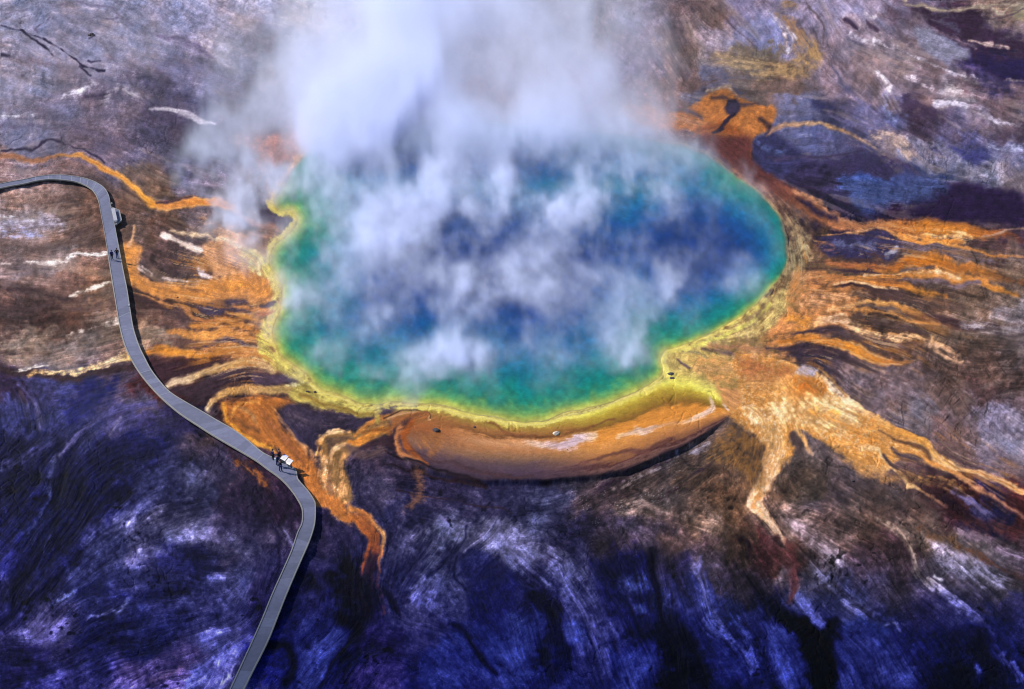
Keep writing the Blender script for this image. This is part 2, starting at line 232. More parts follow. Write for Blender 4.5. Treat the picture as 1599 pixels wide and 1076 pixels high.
# ---- features: P = polygon, S = stroke (u, v, width ...); each with colour(s) and options
G = dict
FEATS = [
 # light and dark washes, distant left
 ('S', "235,166,2 250,170,4 270,176,8 285,186,9 305,193,7 330,194,2", "215,205,225", G(soft=2,k=.3)),
 ('S', "225,172,14 250,182,16 300,205,18 330,215,14", "62,55,80", G(soft=16,k=1,a=.7)),
 ('S', "135,155,6 165,150,5 185,140,4", "70,60,85", G(soft=6,k=.6)),
 ('S', "0,40,1 20,47,1.5 36,53,3.5 50,66,2.6 60,74,2 68,80,2.4 74,84,1.2 80,90,1.4", "30,26,50", G(soft=1.2,k=.9)),
 ('S', "36,53,1 65,68,1.6 90,76,1 110,84,1 122,94,2 128,100,3.4 136,102,2 150,106,2 165,110,1", "32,28,52", G(soft=1.2,k=1)),
 ('S', "124,102,1.6 134,108,2.4 145,116,3", "32,28,52", G(soft=1.2,k=.6)),
 ('S', "60,58,1 58,48,1.4 68,36,1.2 74,26,1", "92,80,108", G(soft=2,k=1)),
 ('S', "0,20,1 60,8,1.4 120,6,1.6 180,8,2", "108,98,128", G(soft=2,k=1)),
 ('S', "120,28,1 160,24,2 200,26,2.5", "96,88,118", G(soft=2,k=1)), ('S', "138,56,1 150,54,1.5", "50,44,70", G(soft=1.5)),
 ('S', "138,92,2 158,96,2", "40,34,60", G(soft=2)), ('S', "0,90,4 14,90,4", "50,44,66", G(soft=3)),
 ('S', "180,8,2 200,30,3 225,50,3 260,62,2 300,75,3 330,88,4", "105,95,125", G(soft=4,k=1)),
 ('S', "20,90,8 50,100,9 90,108,7 120,104,5", "110,95,110", G(soft=8,k=1,a=.7)),
 ('S', "100,152,5 125,145,5 145,132,5", "205,200,220", G(soft=6,k=1.6,a=.8)),
 ('S', "160,160,5 180,140,6 200,145,5 215,152,4", "170,160,175", G(soft=6,k=1,a=.8)),
 ('S', "10,180,4 35,180,5 55,184,4", "205,200,222", G(soft=4,k=1.2)),
 ('S', "0,196,3 60,203,3 150,206,2 220,225,2", "80,72,100", G(soft=5,k=1,a=.7)),
 ('S', "0,237,3 40,230,3 70,219,3 95,221,2 140,236,3 165,256,3", "45,38,60", G(soft=2,k=.5)),
 ('S', "0,244,6 50,244,6 90,240,5", "150,98,70", G(soft=4,k=.6)),
 # upper left orange rivulet
 ('S', "85,237,4 120,240,7 150,256,8 180,276,8 210,294,8 232,314,9 255,322,12 300,320,13 355,320,12 378,334,8 405,352,7 440,362,4", "150,98,60;190,115,50;200,120,45;215,130,45;225,140,50;230,145,45;225,140,70;215,130,60;215,130,60;200,130,90;200,130,100;190,130,110", G(soft=3,k=.3,rim=(245,185,110))),
 ('S', "245,317,2 270,316,3 300,314,1", "70,45,55", G(soft=2)),
 # boardwalk west: streaks
 ('S', "0,447,8 40,455,10 90,463,9 112,466,4", "58,42,46", G(soft=8,k=1)),
 ('S', "0,378,5 60,384,6 110,376,8 150,360,12", "82,66,66", G(soft=10,k=1.4,a=.8)),
 ('S', "0,487,14 40,490,12 90,480,10 150,478,5", "72,54,58", G(soft=10,k=1.4,a=.8)),
 ('S', "95,405,3 115,400,4 140,401,4 167,400,3", "235,222,225", G(soft=2,k=1.4)),
 ('S', "0,407,3 45,404,3 95,407,4", "225,205,205", G(soft=3,k=1.4)),
 ('S', "105,460,4 140,455,5 176,446,4", "245,225,215", G(soft=2,k=1)),
 ('S', "60,523,3 110,519,5 150,512,5 186,505,4", "215,195,190", G(soft=4,k=1.6)),
 ('S', "0,350,18 60,340,22 90,345,10", "188,180,212", G(soft=14,k=2,a=.7)),
 ('S', "0,337,4 30,334,5 55,340,3", "235,230,245", G(soft=3,k=2)), ('S', "10,365,4 60,360,4", "150,148,190", G(soft=5,k=1.5)),
 ('S', "110,362,7 150,350,8 165,340,6", "78,60,64", G(soft=8,k=1.2,a=.8)),
 ('S', "0,572,10 40,584,14 90,588,12 140,586,10 205,573,10", "55,38,42", G(soft=8,k=.8)),
 ('S', "22,578,3 50,575,4 75,571,3", "220,205,200", G(soft=2,k=1)),
 ('S', "45,592,2 75,582,5 110,578,6 150,574,8 180,563,8 205,556,7", "215,160,100;235,190,140;240,200,150;235,190,140;245,205,160;225,165,90", G(soft=3,k=1.6)),
 # between the walk and the spring
 ('P', "184,378 195,374 205,371 214,376 222,381 220,392 215,403 216,414 228,425 262,435 300,440 350,434 400,420 428,420 432,450 426,462 380,470 330,472 300,470 262,464 215,448 196,440 190,405", "208,135,78", G(soft=5,k=.5)),
 ('P', "195,385 212,385 208,410 225,430 280,445 380,442 425,438 425,452 320,463 250,455 200,436 192,410", "214,134,62", G(soft=12,k=1)),
 ('S', "207,352,3 206,365,4 205,378,6", "225,165,125", G(soft=3)),
 ('S', "224,414,6 250,426,8 275,434,7 310,437,5", "205,178,172", G(soft=5,k=1.3)),
 ('S', "312,415,4 316,427,5 328,433,3", "225,205,215", G(soft=3,k=.8)),
 ('P', "314,384 340,372 370,366 410,378 432,395 436,425 400,424 345,434 334,425 322,408", "214,150,108", G(soft=9,k=.9)),
 ('P', "375,392 410,388 432,398 436,425 390,420", "205,185,115", G(soft=12,k=1.5)),
 ('S', "256,366,4 272,373,6 295,383,7 312,388,8", "240,210,200", G(soft=3,k=.9)),
 ('S', "268,360,3 300,369,5 345,375,7 372,385,8", "235,195,160", G(soft=3,k=.9)),
 ('S', "200,453,2 235,461,5 262,470,6 292,476,7 303,492,7 330,499,6 370,506,6 425,508,7", "195,140,95;200,130,80;200,130,80;195,125,75;190,120,70;185,110,60;190,120,70;205,150,100", G(soft=3,k=.5)),
 ('P', "305,478 340,474 385,470 392,482 370,492 340,496 318,490", "70,58,80", G(soft=5,k=.7)),
 ('S', "370,482,4 395,478,10 428,474,16", "205,130,75", G(soft=4,k=.6)),
 ('S', "358,494,3 385,496,6 428,492,8", "212,140,70", G(soft=4,k=.6)),
 ('S', "205,462,4 225,470,8 255,476,9 285,492,10", "62,44,50", G(soft=7,k=.9,a=.8)),
 ('S', "262,518,5 300,516,13 350,526,13 400,530,12 440,532,12", "190,120,65;212,138,72;210,136,70;205,135,80;205,150,100", G(soft=4,k=.6)),
 ('S', "300,503,5 340,506,9 385,512,8 430,518,8", "200,125,60", G(soft=4,k=.6)),
 ('S', "320,534,3 360,537,5 400,540,4", "60,50,75", G(soft=4,k=.5)),
 ('S', "223,553,6 255,549,12 300,550,15 340,555,11 390,549,12 435,548,16", "190,115,50;205,125,45;205,128,50;190,115,50;200,130,75;205,150,90", G(soft=4,k=.5,rim=(225,155,90))),
 ('P', "235,566 280,563 340,568 385,563 400,560 360,574 320,583 275,594 258,603 240,585", "58,34,42", G(soft=5,k=.4)),
 ('P', "262,607 300,600 350,592 395,586 455,588 460,600 400,612 350,618 330,640 300,628", "56,38,48", G(soft=6,k=.4)),
 ('P', "395,584 425,587 448,584 459,592 446,599 425,603 395,602", "84,64,84", G(soft=4,k=.3)),
 ('S', "263,602,8 285,592,15 320,583,14 355,575,13 385,565,13 405,566,16 430,575,18", "220,185,155;218,180,145;212,165,115;210,155,95;212,160,105;210,160,110;215,170,120", G(soft=4,k=.35)),
 ('S', "320,643,7 333,628,11 360,617,13 400,612,14 450,612,16 490,622,14 540,637,12 585,648,5", "225,190,150;220,165,110;215,155,90;205,150,95;190,150,90;170,140,70;160,125,60;150,120,60", G(soft=4,k=.4)),
 ('P', "345,632 390,622 440,624 462,632 438,645 446,668 472,690 492,718 500,750 470,742 440,712 400,694 372,684 352,660", "182,104,44", G(soft=11,k=.9)),
 ('S', "349,636,6 354,655,8 370,674,8 395,690,8 425,703,8", "232,150,52", G(soft=4,k=.8)),
 ('S', "362,650,4 366,640,4 385,632,4 410,632,3", "225,150,70", G(soft=4,k=.8)),
 ('S', "366,655,6 380,668,8 402,676,6", "105,65,35", G(soft=6,k=.8,a=.8)),
 ('S', "376,640,6 392,650,6 400,662,4", "170,130,90", G(soft=6,k=1,a=.8)),
 ('S', "415,650,9 432,675,12 455,695,14 470,712,10", "140,80,50", G(soft=10,k=1,a=.8)),
 ('S', "430,640,5 447,660,5 468,685,5 486,704,5", "222,150,90", G(soft=4,k=.8)),
 # dark triangle and braided channel
 ('P', "436,647 455,637 480,637 530,645 575,650 592,658 588,662 568,664 548,668 512,673 498,683 493,706 478,694 456,672", "58,46,66", G(soft=4,k=.35)),
 ('S', "460,655,8 500,660,10 540,655,8", "85,68,78", G(soft=10,k=1.5,a=.6)),
 ('P', "497,690 505,676 540,672 600,656 628,648 640,655 600,684 560,700 545,725 548,760 540,785 510,790 498,760", "150,105,60", G(soft=5,k=.5)),
 ('P', "508,686 540,680 552,684 530,694 520,710 512,704", "110,80,60", G(soft=5,k=.5)),
 ('S', "495,712,8 497,695,9 503,680,9 520,674,10 545,672,8", "235,160,95;230,150,80;240,180,120;245,190,140;235,165,100", G(soft=3,k=1.1)),
 ('S', "520,728,9 522,710,12 532,700,12 552,691,9 585,686,8", "235,165,110;238,175,120;245,190,140;235,150,70;225,130,40", G(soft=3,k=1.1)),
 ('S', "545,690,7 580,680,11 612,668,10 640,655,8 660,650,8", "215,125,45;215,130,50;190,120,60;190,125,80;185,125,85", G(soft=4,k=.5)),
 ('S', "555,676,6 570,665,9 600,655,7 640,650,5", "205,125,50;190,120,55;180,110,55;180,120,70", G(soft=3,k=.4)),
 ('S', "570,672,4 600,672,5 625,662,4", "140,80,30", G(soft=3,k=.4)),
 ('S', "505,715,10 505,740,16 515,770,20 528,800,14", "232,160,100;222,150,90;215,145,85;200,130,70", G(soft=5,k=1.2,sp=.5)),
 ('S', "515,735,4 512,755,5 520,775,4", "130,85,60", G(soft=5,k=.6,a=.8)),
 ('S', "540,715,6 540,745,8 532,775,8", "225,155,95", G(soft=4,k=1)),
 ('P', "430,700 455,705 485,735 500,750 520,775 545,800 570,812 565,820 530,808 495,782 478,760 465,735", "196,112,48", G(soft=5,k=.5)),
 ('S', "540,792,10 565,803,10 585,818,9 599,835,8 597,855,6 591,875,6 593,890,4", "205,125,60;195,112,52;205,130,70;215,145,85;195,115,60;180,95,50;120,60,40", G(soft=4,k=.3)),
 ('S', "545,806,9 563,822,10 576,838,9 572,855,8 566,880,6 563,905,5 568,925,4 585,948,2", "195,105,45;190,95,38;190,92,40;180,82,38;160,70,36;140,55,38;110,42,38;60,25,30", G(soft=4,k=.3)),
 ('S', "560,808,12 578,828,18 585,848,18 580,870,14 576,890,10", "165,88,42;150,76,36;130,62,32;100,42,28;70,28,26", G(soft=7,k=.4)),
 ('S', "580,870,16 578,900,16 580,930,14", "48,18,22", G(soft=8,k=.6)),
 ('S', "593,890,3 590,905,2 598,935,4 602,960,5", "95,35,30", G(soft=4,k=1,a=.7)),
 ('S', "355,700,6 385,725,12 410,750,14 425,775,8", "48,22,22", G(soft=8,k=1,a=.8)),
 ('S', "372,718,4 395,738,5 412,754,5", "150,82,35", G(soft=5,k=1.6,a=.8)),
]
FEATS += [
 # yellow shore, west
 ('P', "432,330 462,345 466,362 445,372 432,384 424,392 400,392 380,375 395,360 420,350", "150,100,75", G(soft=8,k=1)),
 ('P', "410,325 428,318 440,330 456,336 462,350 450,362 430,350 405,342", "70,55,75", G(soft=7,k=.6)),
 ('S', "450,262,10 434,290,9 427,310,8 432,325,8 450,335,8 462,348,8", "220,150,130;220,140,110;225,160,110;215,170,80;205,180,70;200,150,90", G(soft=6,k=.4)),
 ('S', "380,388,8 405,398,14 418,415,14 428,435,14 424,460,13 420,482,14 412,498,16 412,515,18 415,535,20 425,555,18 442,570,16 458,582,14 475,598,12", "220,190,110;232,200,110;235,205,120;225,195,110;215,185,110;220,190,110;232,200,100;232,205,100;225,200,100;215,190,95;205,180,90;200,175,90", G(soft=6,k=.6)),
 ('S', "402,412,4 412,408,5 405,425,4", "240,215,160", G(soft=4,k=1.2)),
 ('S', "405,470,6 420,468,7 428,474,4", "90,70,80", G(soft=2,k=.4)),
 ('S', "400,486,5 415,482,5 425,478,4", "175,95,60", G(soft=3,k=.6)),
 ('P', "440,560 458,575 472,595 490,600 530,615 560,630 600,637 598,648 570,648 530,640 485,634 455,632 452,615 462,600 448,586 430,572", "188,162,82", G(soft=6,k=.9)),
 ('S', "452,606,8 475,602,10 500,612,8", "205,190,140", G(soft=6,k=1.6)),
 ('S', "470,622,6 510,630,7 550,640,6 590,645,4", "140,108,48", G(soft=5,k=.8)),
 ('S', "500,618,3 540,632,3 575,640,4 592,640,4 605,634,3", "225,205,110", G(soft=2,k=.6)),
 ('S', "592,645,10 596,655,9 594,662,6", "170,140,70", G(soft=4,k=.4)),
 # east shore
 ('S', "1150,268,26 1190,300,32 1215,330,34 1238,360,34 1246,400,36 1242,440,38 1228,470,36", "140,85,75;145,100,85;150,115,90;150,125,95;160,140,105;170,145,105;190,165,100", G(soft=16,k=1)),
 ('P', "1185,475 1200,460 1220,452 1240,470 1222,490 1205,512 1175,525 1140,535 1100,545 1060,545 1085,535 1115,522 1155,500", "200,168,104", G(soft=12,k=1.2)),
 ('S', "1080,540,5 1130,525,6 1170,500,6 1200,470,7", "225,205,100", G(soft=4,k=.8)),
 ('P', "1035,550 1055,541 1085,538 1110,548 1150,558 1180,575 1165,600 1160,625 1140,640 1100,635 1060,622 1045,600 1034,585 1031,568", "198,166,96", G(soft=10,k=.9)),
 ('P', "1085,560 1130,556 1180,572 1165,605 1150,625 1120,612 1100,590", "205,142,84", G(soft=16,k=1.2)),
 ('S', "1045,548,7 1036,560,7 1036,578,7 1045,590,8", "212,200,115", G(soft=5,k=.4)),
 ('S', "1060,545,3 1090,550,3 1105,560,3", "150,130,90", G(soft=3,k=.5)),
 ('S', "1062,562,2 1072,567,5 1080,574,3", "108,82,88", G(soft=2,k=.3)),
 ('S', "1098,543,3 1125,548,4 1145,558,8 1160,568,7 1172,562,3", "112,84,80", G(soft=3,k=.5)),
 ('S', "1110,540,6 1150,545,9 1200,552,10 1240,562,8", "170,115,75", G(soft=5,k=.9)),
 ('S', "1090,578,8 1130,575,10 1170,570,10", "190,140,90", G(soft=8,k=.9)),
 ('S', "1090,600,16 1120,610,18 1140,620,14", "200,172,100", G(soft=12,k=.9)),
 # east orange country
 ('P', "1232,440 1262,428 1330,438 1330,452 1318,462 1345,478 1320,498 1330,512 1265,530 1238,545 1205,545 1190,530 1212,505 1228,480", "192,122,72", G(soft=10,k=1.2)),
 ('S', "1235,490,8 1262,500,14 1250,520,14", "205,130,55", G(soft=10,k=1.4)),
 ('S', "1250,470,10 1290,465,14 1320,470,8", "215,150,105", G(soft=8,k=1.6)),
 ('S', "1190,275,26 1224,300,26 1249,320,26 1282,336,24 1324,350,20 1375,358,18 1412,358,20 1450,352,28 1500,358,26 1550,368,14 1599,374,6", "100,52,50;125,70,55;145,85,58;165,98,62;185,115,75;190,120,75;200,115,50;205,118,38;205,120,45;165,90,38;90,50,45", G(soft=7,k=.8)),
 ('S', "1240,300,6 1275,322,7 1320,342,6 1370,352,6", "205,140,100", G(soft=5,k=.8,a=.8)),
 ('S', "1450,372,8 1490,368,14 1515,378,8", "235,180,125", G(soft=6,k=2)),
 ('S', "1405,370,8 1450,376,9 1500,380,8", "205,125,55", G(soft=5,k=1)),
 ('S', "1540,372,2 1570,370,3 1599,357,3", "175,135,120", G(soft=2,k=.4)),
 ('S', "1560,345,6 1599,350,8", "45,25,40", G(soft=4,k=1)),
 ('P', "1284,369 1324,367 1375,366 1384,371 1412,384 1407,394 1389,407 1374,402 1340,402 1299,402 1282,390", "52,46,82", G(soft=4,k=.5)),
 ('S', "1310,385,10 1345,382,12 1365,388,8", "88,88,128", G(soft=10,k=1.6)),
 ('S', "1388,398,7 1405,395,5", "150,145,165", G(soft=3,k=1)),
 ('S', "1284,380,3 1296,383,4 1306,390,3 1290,393,3", "120,85,95", G(soft=2,k=.8)),
 ('S', "1415,385,6 1460,392,12 1500,400,14 1550,405,12", "105,88,98", G(soft=8,k=1.2)),
 ('S', "1284,366,3 1324,364,4 1375,364,4 1400,371,5 1437,380,5 1475,383,5 1512,390,5 1550,398,4 1599,401,3", "205,140,95;210,145,100;215,155,110;215,140,80;210,130,60;215,140,70;210,135,75;195,120,60;170,120,90", G(soft=2,k=.5)),
 ('S', "1299,411,14 1349,413,14 1384,421,13 1424,412,18 1462,411,20 1500,420,16 1538,428,14 1570,434,10 1599,443,7", "165,98,60;155,85,48;165,95,45;190,105,32;200,112,30;190,110,45;165,100,45;130,80,45;120,75,50", G(soft=5,k=.8,rim=(200,130,75))),
 ('S', "1240,435,12 1300,432,12 1345,434,13 1387,435,12 1449,433,14 1500,436,14 1538,442,11 1575,455,8 1589,461,5", "190,140,100;185,115,65;205,130,65;205,125,55;220,140,70;215,135,65;200,125,60;200,125,50;170,105,50", G(soft=4,k=.7)),
 ('S', "1345,429,3 1375,431,3 1410,429,4 1450,431,5 1500,432,5", "235,190,150", G(soft=2,k=1.3)),
 ('S', "1299,421,2 1325,420,5 1350,421,6 1378,429,3", "62,42,56", G(soft=2,k=.4)),
 ('S', "1330,446,10 1365,445,12 1400,447,12 1440,454,10 1475,460,6", "200,130,75;205,125,60;205,120,50;200,125,50;180,110,50", G(soft=4,k=.7)),
 ('S', "1410,441,3 1450,442,5 1530,444,6", "120,98,108", G(soft=3,k=.6)),
 ('S', "1302,449,4 1324,446,6 1345,452,9 1375,458,9 1410,462,12 1450,468,14 1500,475,10", "58,40,48;52,35,42;60,42,45;70,50,50;80,58,55;90,66,60;100,76,70", G(soft=4,k=.9)),
 ('S', "1300,445,3 1325,441,3 1362,450,3 1405,455,3", "228,175,130", G(soft=2,k=.5)),
 ('S', "1330,460,6 1360,466,6 1380,475,4", "150,110,85", G(soft=6,k=1)),
 ('S', "1290,484,6 1330,482,7 1362,476,8 1400,475,8 1424,483,8 1450,494,7 1474,507,4", "220,160,110;218,155,100;215,150,90;215,145,80;210,140,75;195,135,80;150,110,90", G(soft=3,k=.8)),
 ('S', "1330,490,4 1385,488,6 1430,498,6 1465,508,3", "205,135,75", G(soft=3,k=.9)),
 ('S', "1420,487,4 1460,498,10 1510,508,12 1560,512,8", "62,42,45", G(soft=5,k=.9)),
 ('S', "1500,505,6 1550,512,9 1599,516,10", "165,150,160", G(soft=7,k=1)),
 ('S', "1555,522,5 1599,527,7", "80,66,72", G(soft=4,k=.7)),
 ('S', "1250,530,8 1262,508,9 1299,502,12 1349,512,13 1399,523,12 1449,535,11 1480,548,9 1500,560,6", "205,130,60;212,135,70;235,185,150;235,175,125;232,175,130;225,165,115;205,150,115;160,120,100", G(soft=4,k=1)),
 ('S', "1340,497,6 1380,502,9 1420,510,8 1450,525,6", "85,64,62", G(soft=5,k=.9)),
 ('S', "1236,518,3 1262,517,6 1299,516,7 1324,524,8 1350,527,6 1399,536,4 1440,555,6", "80,58,62;70,52,62;66,50,60;78,60,62;90,66,62;95,72,70;95,72,66", G(soft=3,k=.5)),
 ('S', "1215,532,10 1262,526,12 1299,532,14 1340,543,17 1370,556,15 1400,563,8 1430,566,3", "195,115,45;208,125,52;210,125,48;212,128,45;212,128,50;180,105,50;120,85,60", G(soft=4,k=.7,rim=(235,190,140))),
 ('S', "1195,543,4 1225,541,6 1250,543,12 1287,545,9 1312,556,9 1345,568,8 1374,578,5", "75,55,60;70,52,62;60,45,58;56,42,56;58,44,54;72,55,60;90,70,75", G(soft=3,k=.6)),
 ('S', "1440,542,6 1462,554,10 1482,562,10 1500,566,5", "205,155,125", G(soft=5,k=1)),
 # big apron
 ('P', "1140,556 1190,553 1225,562 1250,574 1275,584 1294,610 1319,628 1339,645 1369,663 1404,675 1430,685 1445,690 1460,703 1470,716 1485,728 1480,738 1440,728 1400,718 1380,735 1345,733 1312,708 1287,694 1262,676 1249,671 1232,676 1234,700 1222,722 1198,740 1190,712 1188,690 1165,668 1140,648 1120,640 1150,600", "214,142,72", G(soft=5,k=.6,sp=.38)),
 ('P', "1150,560 1200,565 1240,580 1200,600 1165,598", "172,102,60", G(soft=12,k=1)),
 ('P', "1235,598 1262,592 1290,612 1270,625 1245,622", "190,105,38", G(soft=14,k=1.2)),
 ('S', "1150,600,20 1185,595,16 1215,600,12", "208,150,90", G(soft=14,k=1.4,a=.8)),
 ('P', "1252,568 1275,574 1274,588 1258,595 1243,584", "182,168,186", G(soft=7,k=1.2)),
 ('P', "1205,622 1240,630 1300,622 1340,650 1330,670 1300,668 1262,660 1215,655 1190,640", "236,190,138", G(soft=20,k=2.2,sp=.35)),
 ('P', "1160,630 1190,632 1210,660 1200,720 1190,735 1196,690 1170,660", "228,172,118", G(soft=10,k=2,sp=.6)),
 ('S', "1274,584,5 1294,604,10 1319,625,9 1345,648,7 1378,665,5", "222,160,95;238,200,170;240,200,165;235,175,120;225,150,80", G(soft=4,k=1.5)),
 ('S', "1278,575,5 1295,592,7 1312,612,6 1320,622,3", "175,125,80", G(soft=4,k=.8)),
 ('S', "1355,690,6 1300,655,8 1250,640,6", "200,120,45", G(soft=8,k=2,a=.8)),
 ('S', "1255,650,5 1230,610,5 1220,580,5", "225,150,85", G(soft=6,k=2,a=.6)),
 ('S', "1365,680,8 1400,692,8 1424,712,9 1462,728,8 1490,740,8 1515,758,7 1550,783,6 1599,808,6", "222,155,90;215,145,80;218,145,75;210,135,70;200,130,75;190,125,90;165,110,90;130,85,80", G(soft=3,k=.6)),
 ('S', "1369,664,9 1404,677,12 1440,693,13 1455,708,12 1468,722,10 1487,731,8 1525,740,8 1562,755,8 1599,770,8", "228,160,90;225,150,72;228,155,75;230,160,85;228,165,100;228,165,100;222,150,90;205,135,75;200,130,70", G(soft=3,k=.5,rim=(245,205,165))),
 ('S', "1365,680,2 1400,690,5 1430,698,8 1448,708,7 1455,722,5", "110,75,55", G(soft=3,k=.5)),
 ('S', "1388,702,3 1405,715,9 1430,722,9 1445,728,5", "72,58,66", G(soft=4,k=.5)),
 ('S', "1345,700,7 1365,708,5 1395,735,6 1425,761,6 1440,770,5 1480,790,4", "225,165,110;225,180,130;225,175,130;215,165,115;190,135,100;120,80,75", G(soft=2,k=.6)),
 ('S', "1372,710,3 1385,724,5 1400,735,4", "62,50,60", G(soft=2,k=.3)),
 ('S', "1300,700,8 1340,728,14 1370,742,12 1400,752,8", "165,115,70", G(soft=8,k=1.2,a=.8)),
 ('S', "1400,742,6 1430,748,12 1480,760,12 1510,775,10", "110,78,55", G(soft=8,k=1.6,a=.9)),
 ('S', "1440,745,5 1475,752,6 1505,765,5", "175,125,75", G(soft=6,k=1.6,a=.8)),
 ('S', "1470,775,8 1500,795,12 1530,812,12", "20,12,30", G(soft=8,k=1.2,a=.9)),
 ('S', "1490,768,6 1515,785,14 1540,805,14", "90,90,160", G(soft=8,k=1)),
 ('S', "1545,765,6 1580,785,8 1599,800,8", "40,20,28", G(soft=6,k=1,a=.9)),
 ('S', "1243,670,7 1248,685,8 1256,700,7 1264,711,3", "222,165,110;218,155,95;205,150,110;180,145,130", G(soft=3,k=.6)),
 ('S', "1236,672,7 1240,690,9 1240,705,7", "80,62,62", G(soft=3,k=.5)),
 ('S', "1205,670,40 1208,695,32 1200,720,26 1192,745,20 1184,765,18 1178,785,17 1186,798,10 1198,812,7 1210,828,6 1224,848,5", "228,165,100;228,165,105;228,165,110;225,165,115;225,165,110;222,170,135;200,145,100;190,140,100;170,125,95;140,100,85", G(soft=4,k=.9,sp=.6,rim=(240,205,185))),
 ('S', "1190,770,4 1182,780,5 1178,788,4", "180,120,70", G(soft=3,k=1)),
 ('S', "1228,850,6 1245,875,12 1245,905,14 1240,935,12", "85,45,48", G(soft=10,k=.8)),
 ('S', "1195,850,12 1215,870,18 1235,880,16", "60,35,42", G(soft=10,k=1.2,a=.7)),
 ('P', "1130,668 1150,652 1170,672 1188,692 1190,730 1180,760 1150,730 1110,715 1100,700", "112,76,42", G(soft=16,k=1.5)),
 # north-east
 ('P', "970,172 1010,160 1035,178 1062,168 1090,158 1104,143 1130,140 1160,150 1182,163 1202,166 1212,182 1200,198 1178,208 1172,245 1165,275 1130,250 1095,215 1050,200 1000,195", "182,108,52", G(soft=6,k=.6)),
 ('P', "1085,215 1110,208 1150,203 1172,212 1175,240 1195,265 1180,285 1140,262 1100,235", "92,46,42", G(soft=14,k=.8)),
 ('S', "1040,178,6 1075,190,14 1100,196,10", "180,120,85", G(soft=10,k=1)),
 ('S', "1090,205,6 1118,196,14 1150,200,8", "140,72,30", G(soft=8,k=.8)),
 ('S', "1100,140,4 1125,138,3 1145,145,3", "150,130,120", G(soft=3,k=.8)),
 ('S', "1112,150,8 1128,152,10 1150,160,8 1180,160,6", "75,55,60", G(soft=6,k=.9)),
 ('P', "1132,155 1148,150 1152,165 1142,180 1132,178 1128,165", "52,44,66", G(soft=3,k=.3)),
 ('S', "1140,178,6 1130,188,5 1120,200,6 1110,208,3", "42,34,52", G(soft=2,k=.4)),
 ('S', "1060,168,4 1075,170,10 1095,180,8", "95,80,95", G(soft=5,k=.7)),
 ('S', "1182,185,6 1200,198,8 1195,212,6", "60,40,45", G(soft=5,k=.6)),
 ('P', "1172,215 1200,205 1240,225 1262,250 1240,268 1200,272 1178,245", "52,50,90", G(soft=8,k=.9)),
 ('S', "1178,212,3 1195,230,4 1215,238,8 1230,240,6", "80,90,140", G(soft=5,k=1)),
 ('S', "1196,208,5 1240,194,6 1280,190,7 1310,200,8 1340,212,7 1362,224,5 1390,245,4 1415,262,3 1440,280,3", "130,95,85;170,130,105;185,145,115;165,120,85;175,135,115;180,145,130;170,140,135;140,115,120;90,75,95", G(soft=4,k=.6)),
 ('S', "1360,212,9 1395,218,14 1415,232,14 1425,248,10", "188,158,150", G(soft=8,k=1.2)),
 ('P', "1235,262 1290,252 1340,238 1370,232 1400,252 1440,278 1400,275 1340,270 1280,278 1240,285", "52,44,78", G(soft=12,k=1.2)),
 ('S', "1200,248,3 1250,245,3 1300,246,4 1350,236,3", "60,50,80", G(soft=4,k=.9)),
 ('S', "1235,8,18 1218,20,14 1232,38,26 1245,60,34 1262,80,40 1255,98,34 1215,106,22 1165,100,24 1120,88,20", "140,108,85;150,115,90;150,110,85;150,115,90;165,125,85;168,130,90;165,128,90;155,128,100;140,115,95", G(soft=10,k=1)),
 ('S', "1270,15,3 1262,5,3", "95,80,90", G(soft=3)), ('S', "1268,12,3 1280,30,3 1285,50,3 1288,75,2", "98,82,90", G(soft=3,k=.8)),
 ('S', "1200,18,4 1220,38,5 1230,55,5 1228,75,4", "215,205,230", G(soft=5,k=1)),
 ('P', "1410,12 1440,14 1470,18 1515,16 1545,48 1599,68 1599,125 1560,118 1530,98 1500,72 1460,50 1440,32", "50,32,54", G(soft=6,k=1)),
 ('P', "1530,88 1560,95 1640,100 1640,160 1600,140 1565,118 1540,105", "34,26,66", G(soft=8,k=1)),
 ('S', "1508,62,3 1530,68,4 1555,73,4 1570,74,3", "178,150,150", G(soft=3,k=1)),
 ('S', "1570,122,4 1590,128,5 1610,133,4", "185,165,170", G(soft=3,k=1)),
 ('S', "1412,0,3 1412,10,4 1440,14,5 1490,20,4 1530,12,4 1599,0,4", "165,145,130", G(soft=3,k=.8)),
 ('S', "1440,35,3 1460,48,3 1490,60,3 1520,78,2", "110,90,110", G(soft=2,k=1)),
 ('P', "1430,45 1455,50 1490,68 1515,90 1480,92 1445,80 1430,60", "138,134,162", G(soft=8,k=.7)),
 ('S', "1545,15,2 1560,25,2 1580,20,2", "90,75,85", G(soft=2)), ('S', "1535,28,2 1560,26,2 1599,12,2", "85,70,80", G(soft=2)), ('S', "1550,10,2 1565,20,2 1575,8,2", "180,165,150", G(soft=2)),
 ('S', "1330,56,4 1355,66,5 1380,74,5 1405,80,5 1430,90,4 1455,100,4 1480,110,4 1505,117,4 1532,124,3", "225,212,235", G(soft=3,k=1.1)),
 ('S', "1320,30,3 1335,42,6 1342,46,3", "62,46,70", G(soft=3,k=.5)), ('S', "1355,34,3 1365,45,5 1372,55,3", "68,52,72", G(soft=3,k=.7)), ('S', "1385,15,4 1395,28,12 1400,42,8", "85,65,82", G(soft=8,k=1,a=.8)),
 ('S', "1345,20,4 1355,27,5 1365,29,3", "215,200,215", G(soft=3,k=1)),
 ('S', "1270,158,4 1290,162,8 1312,167,5", "48,46,86", G(soft=6,k=1)), ('S', "1420,165,8 1450,172,14 1475,185,8", "62,46,70", G(soft=10,k=1.4)),
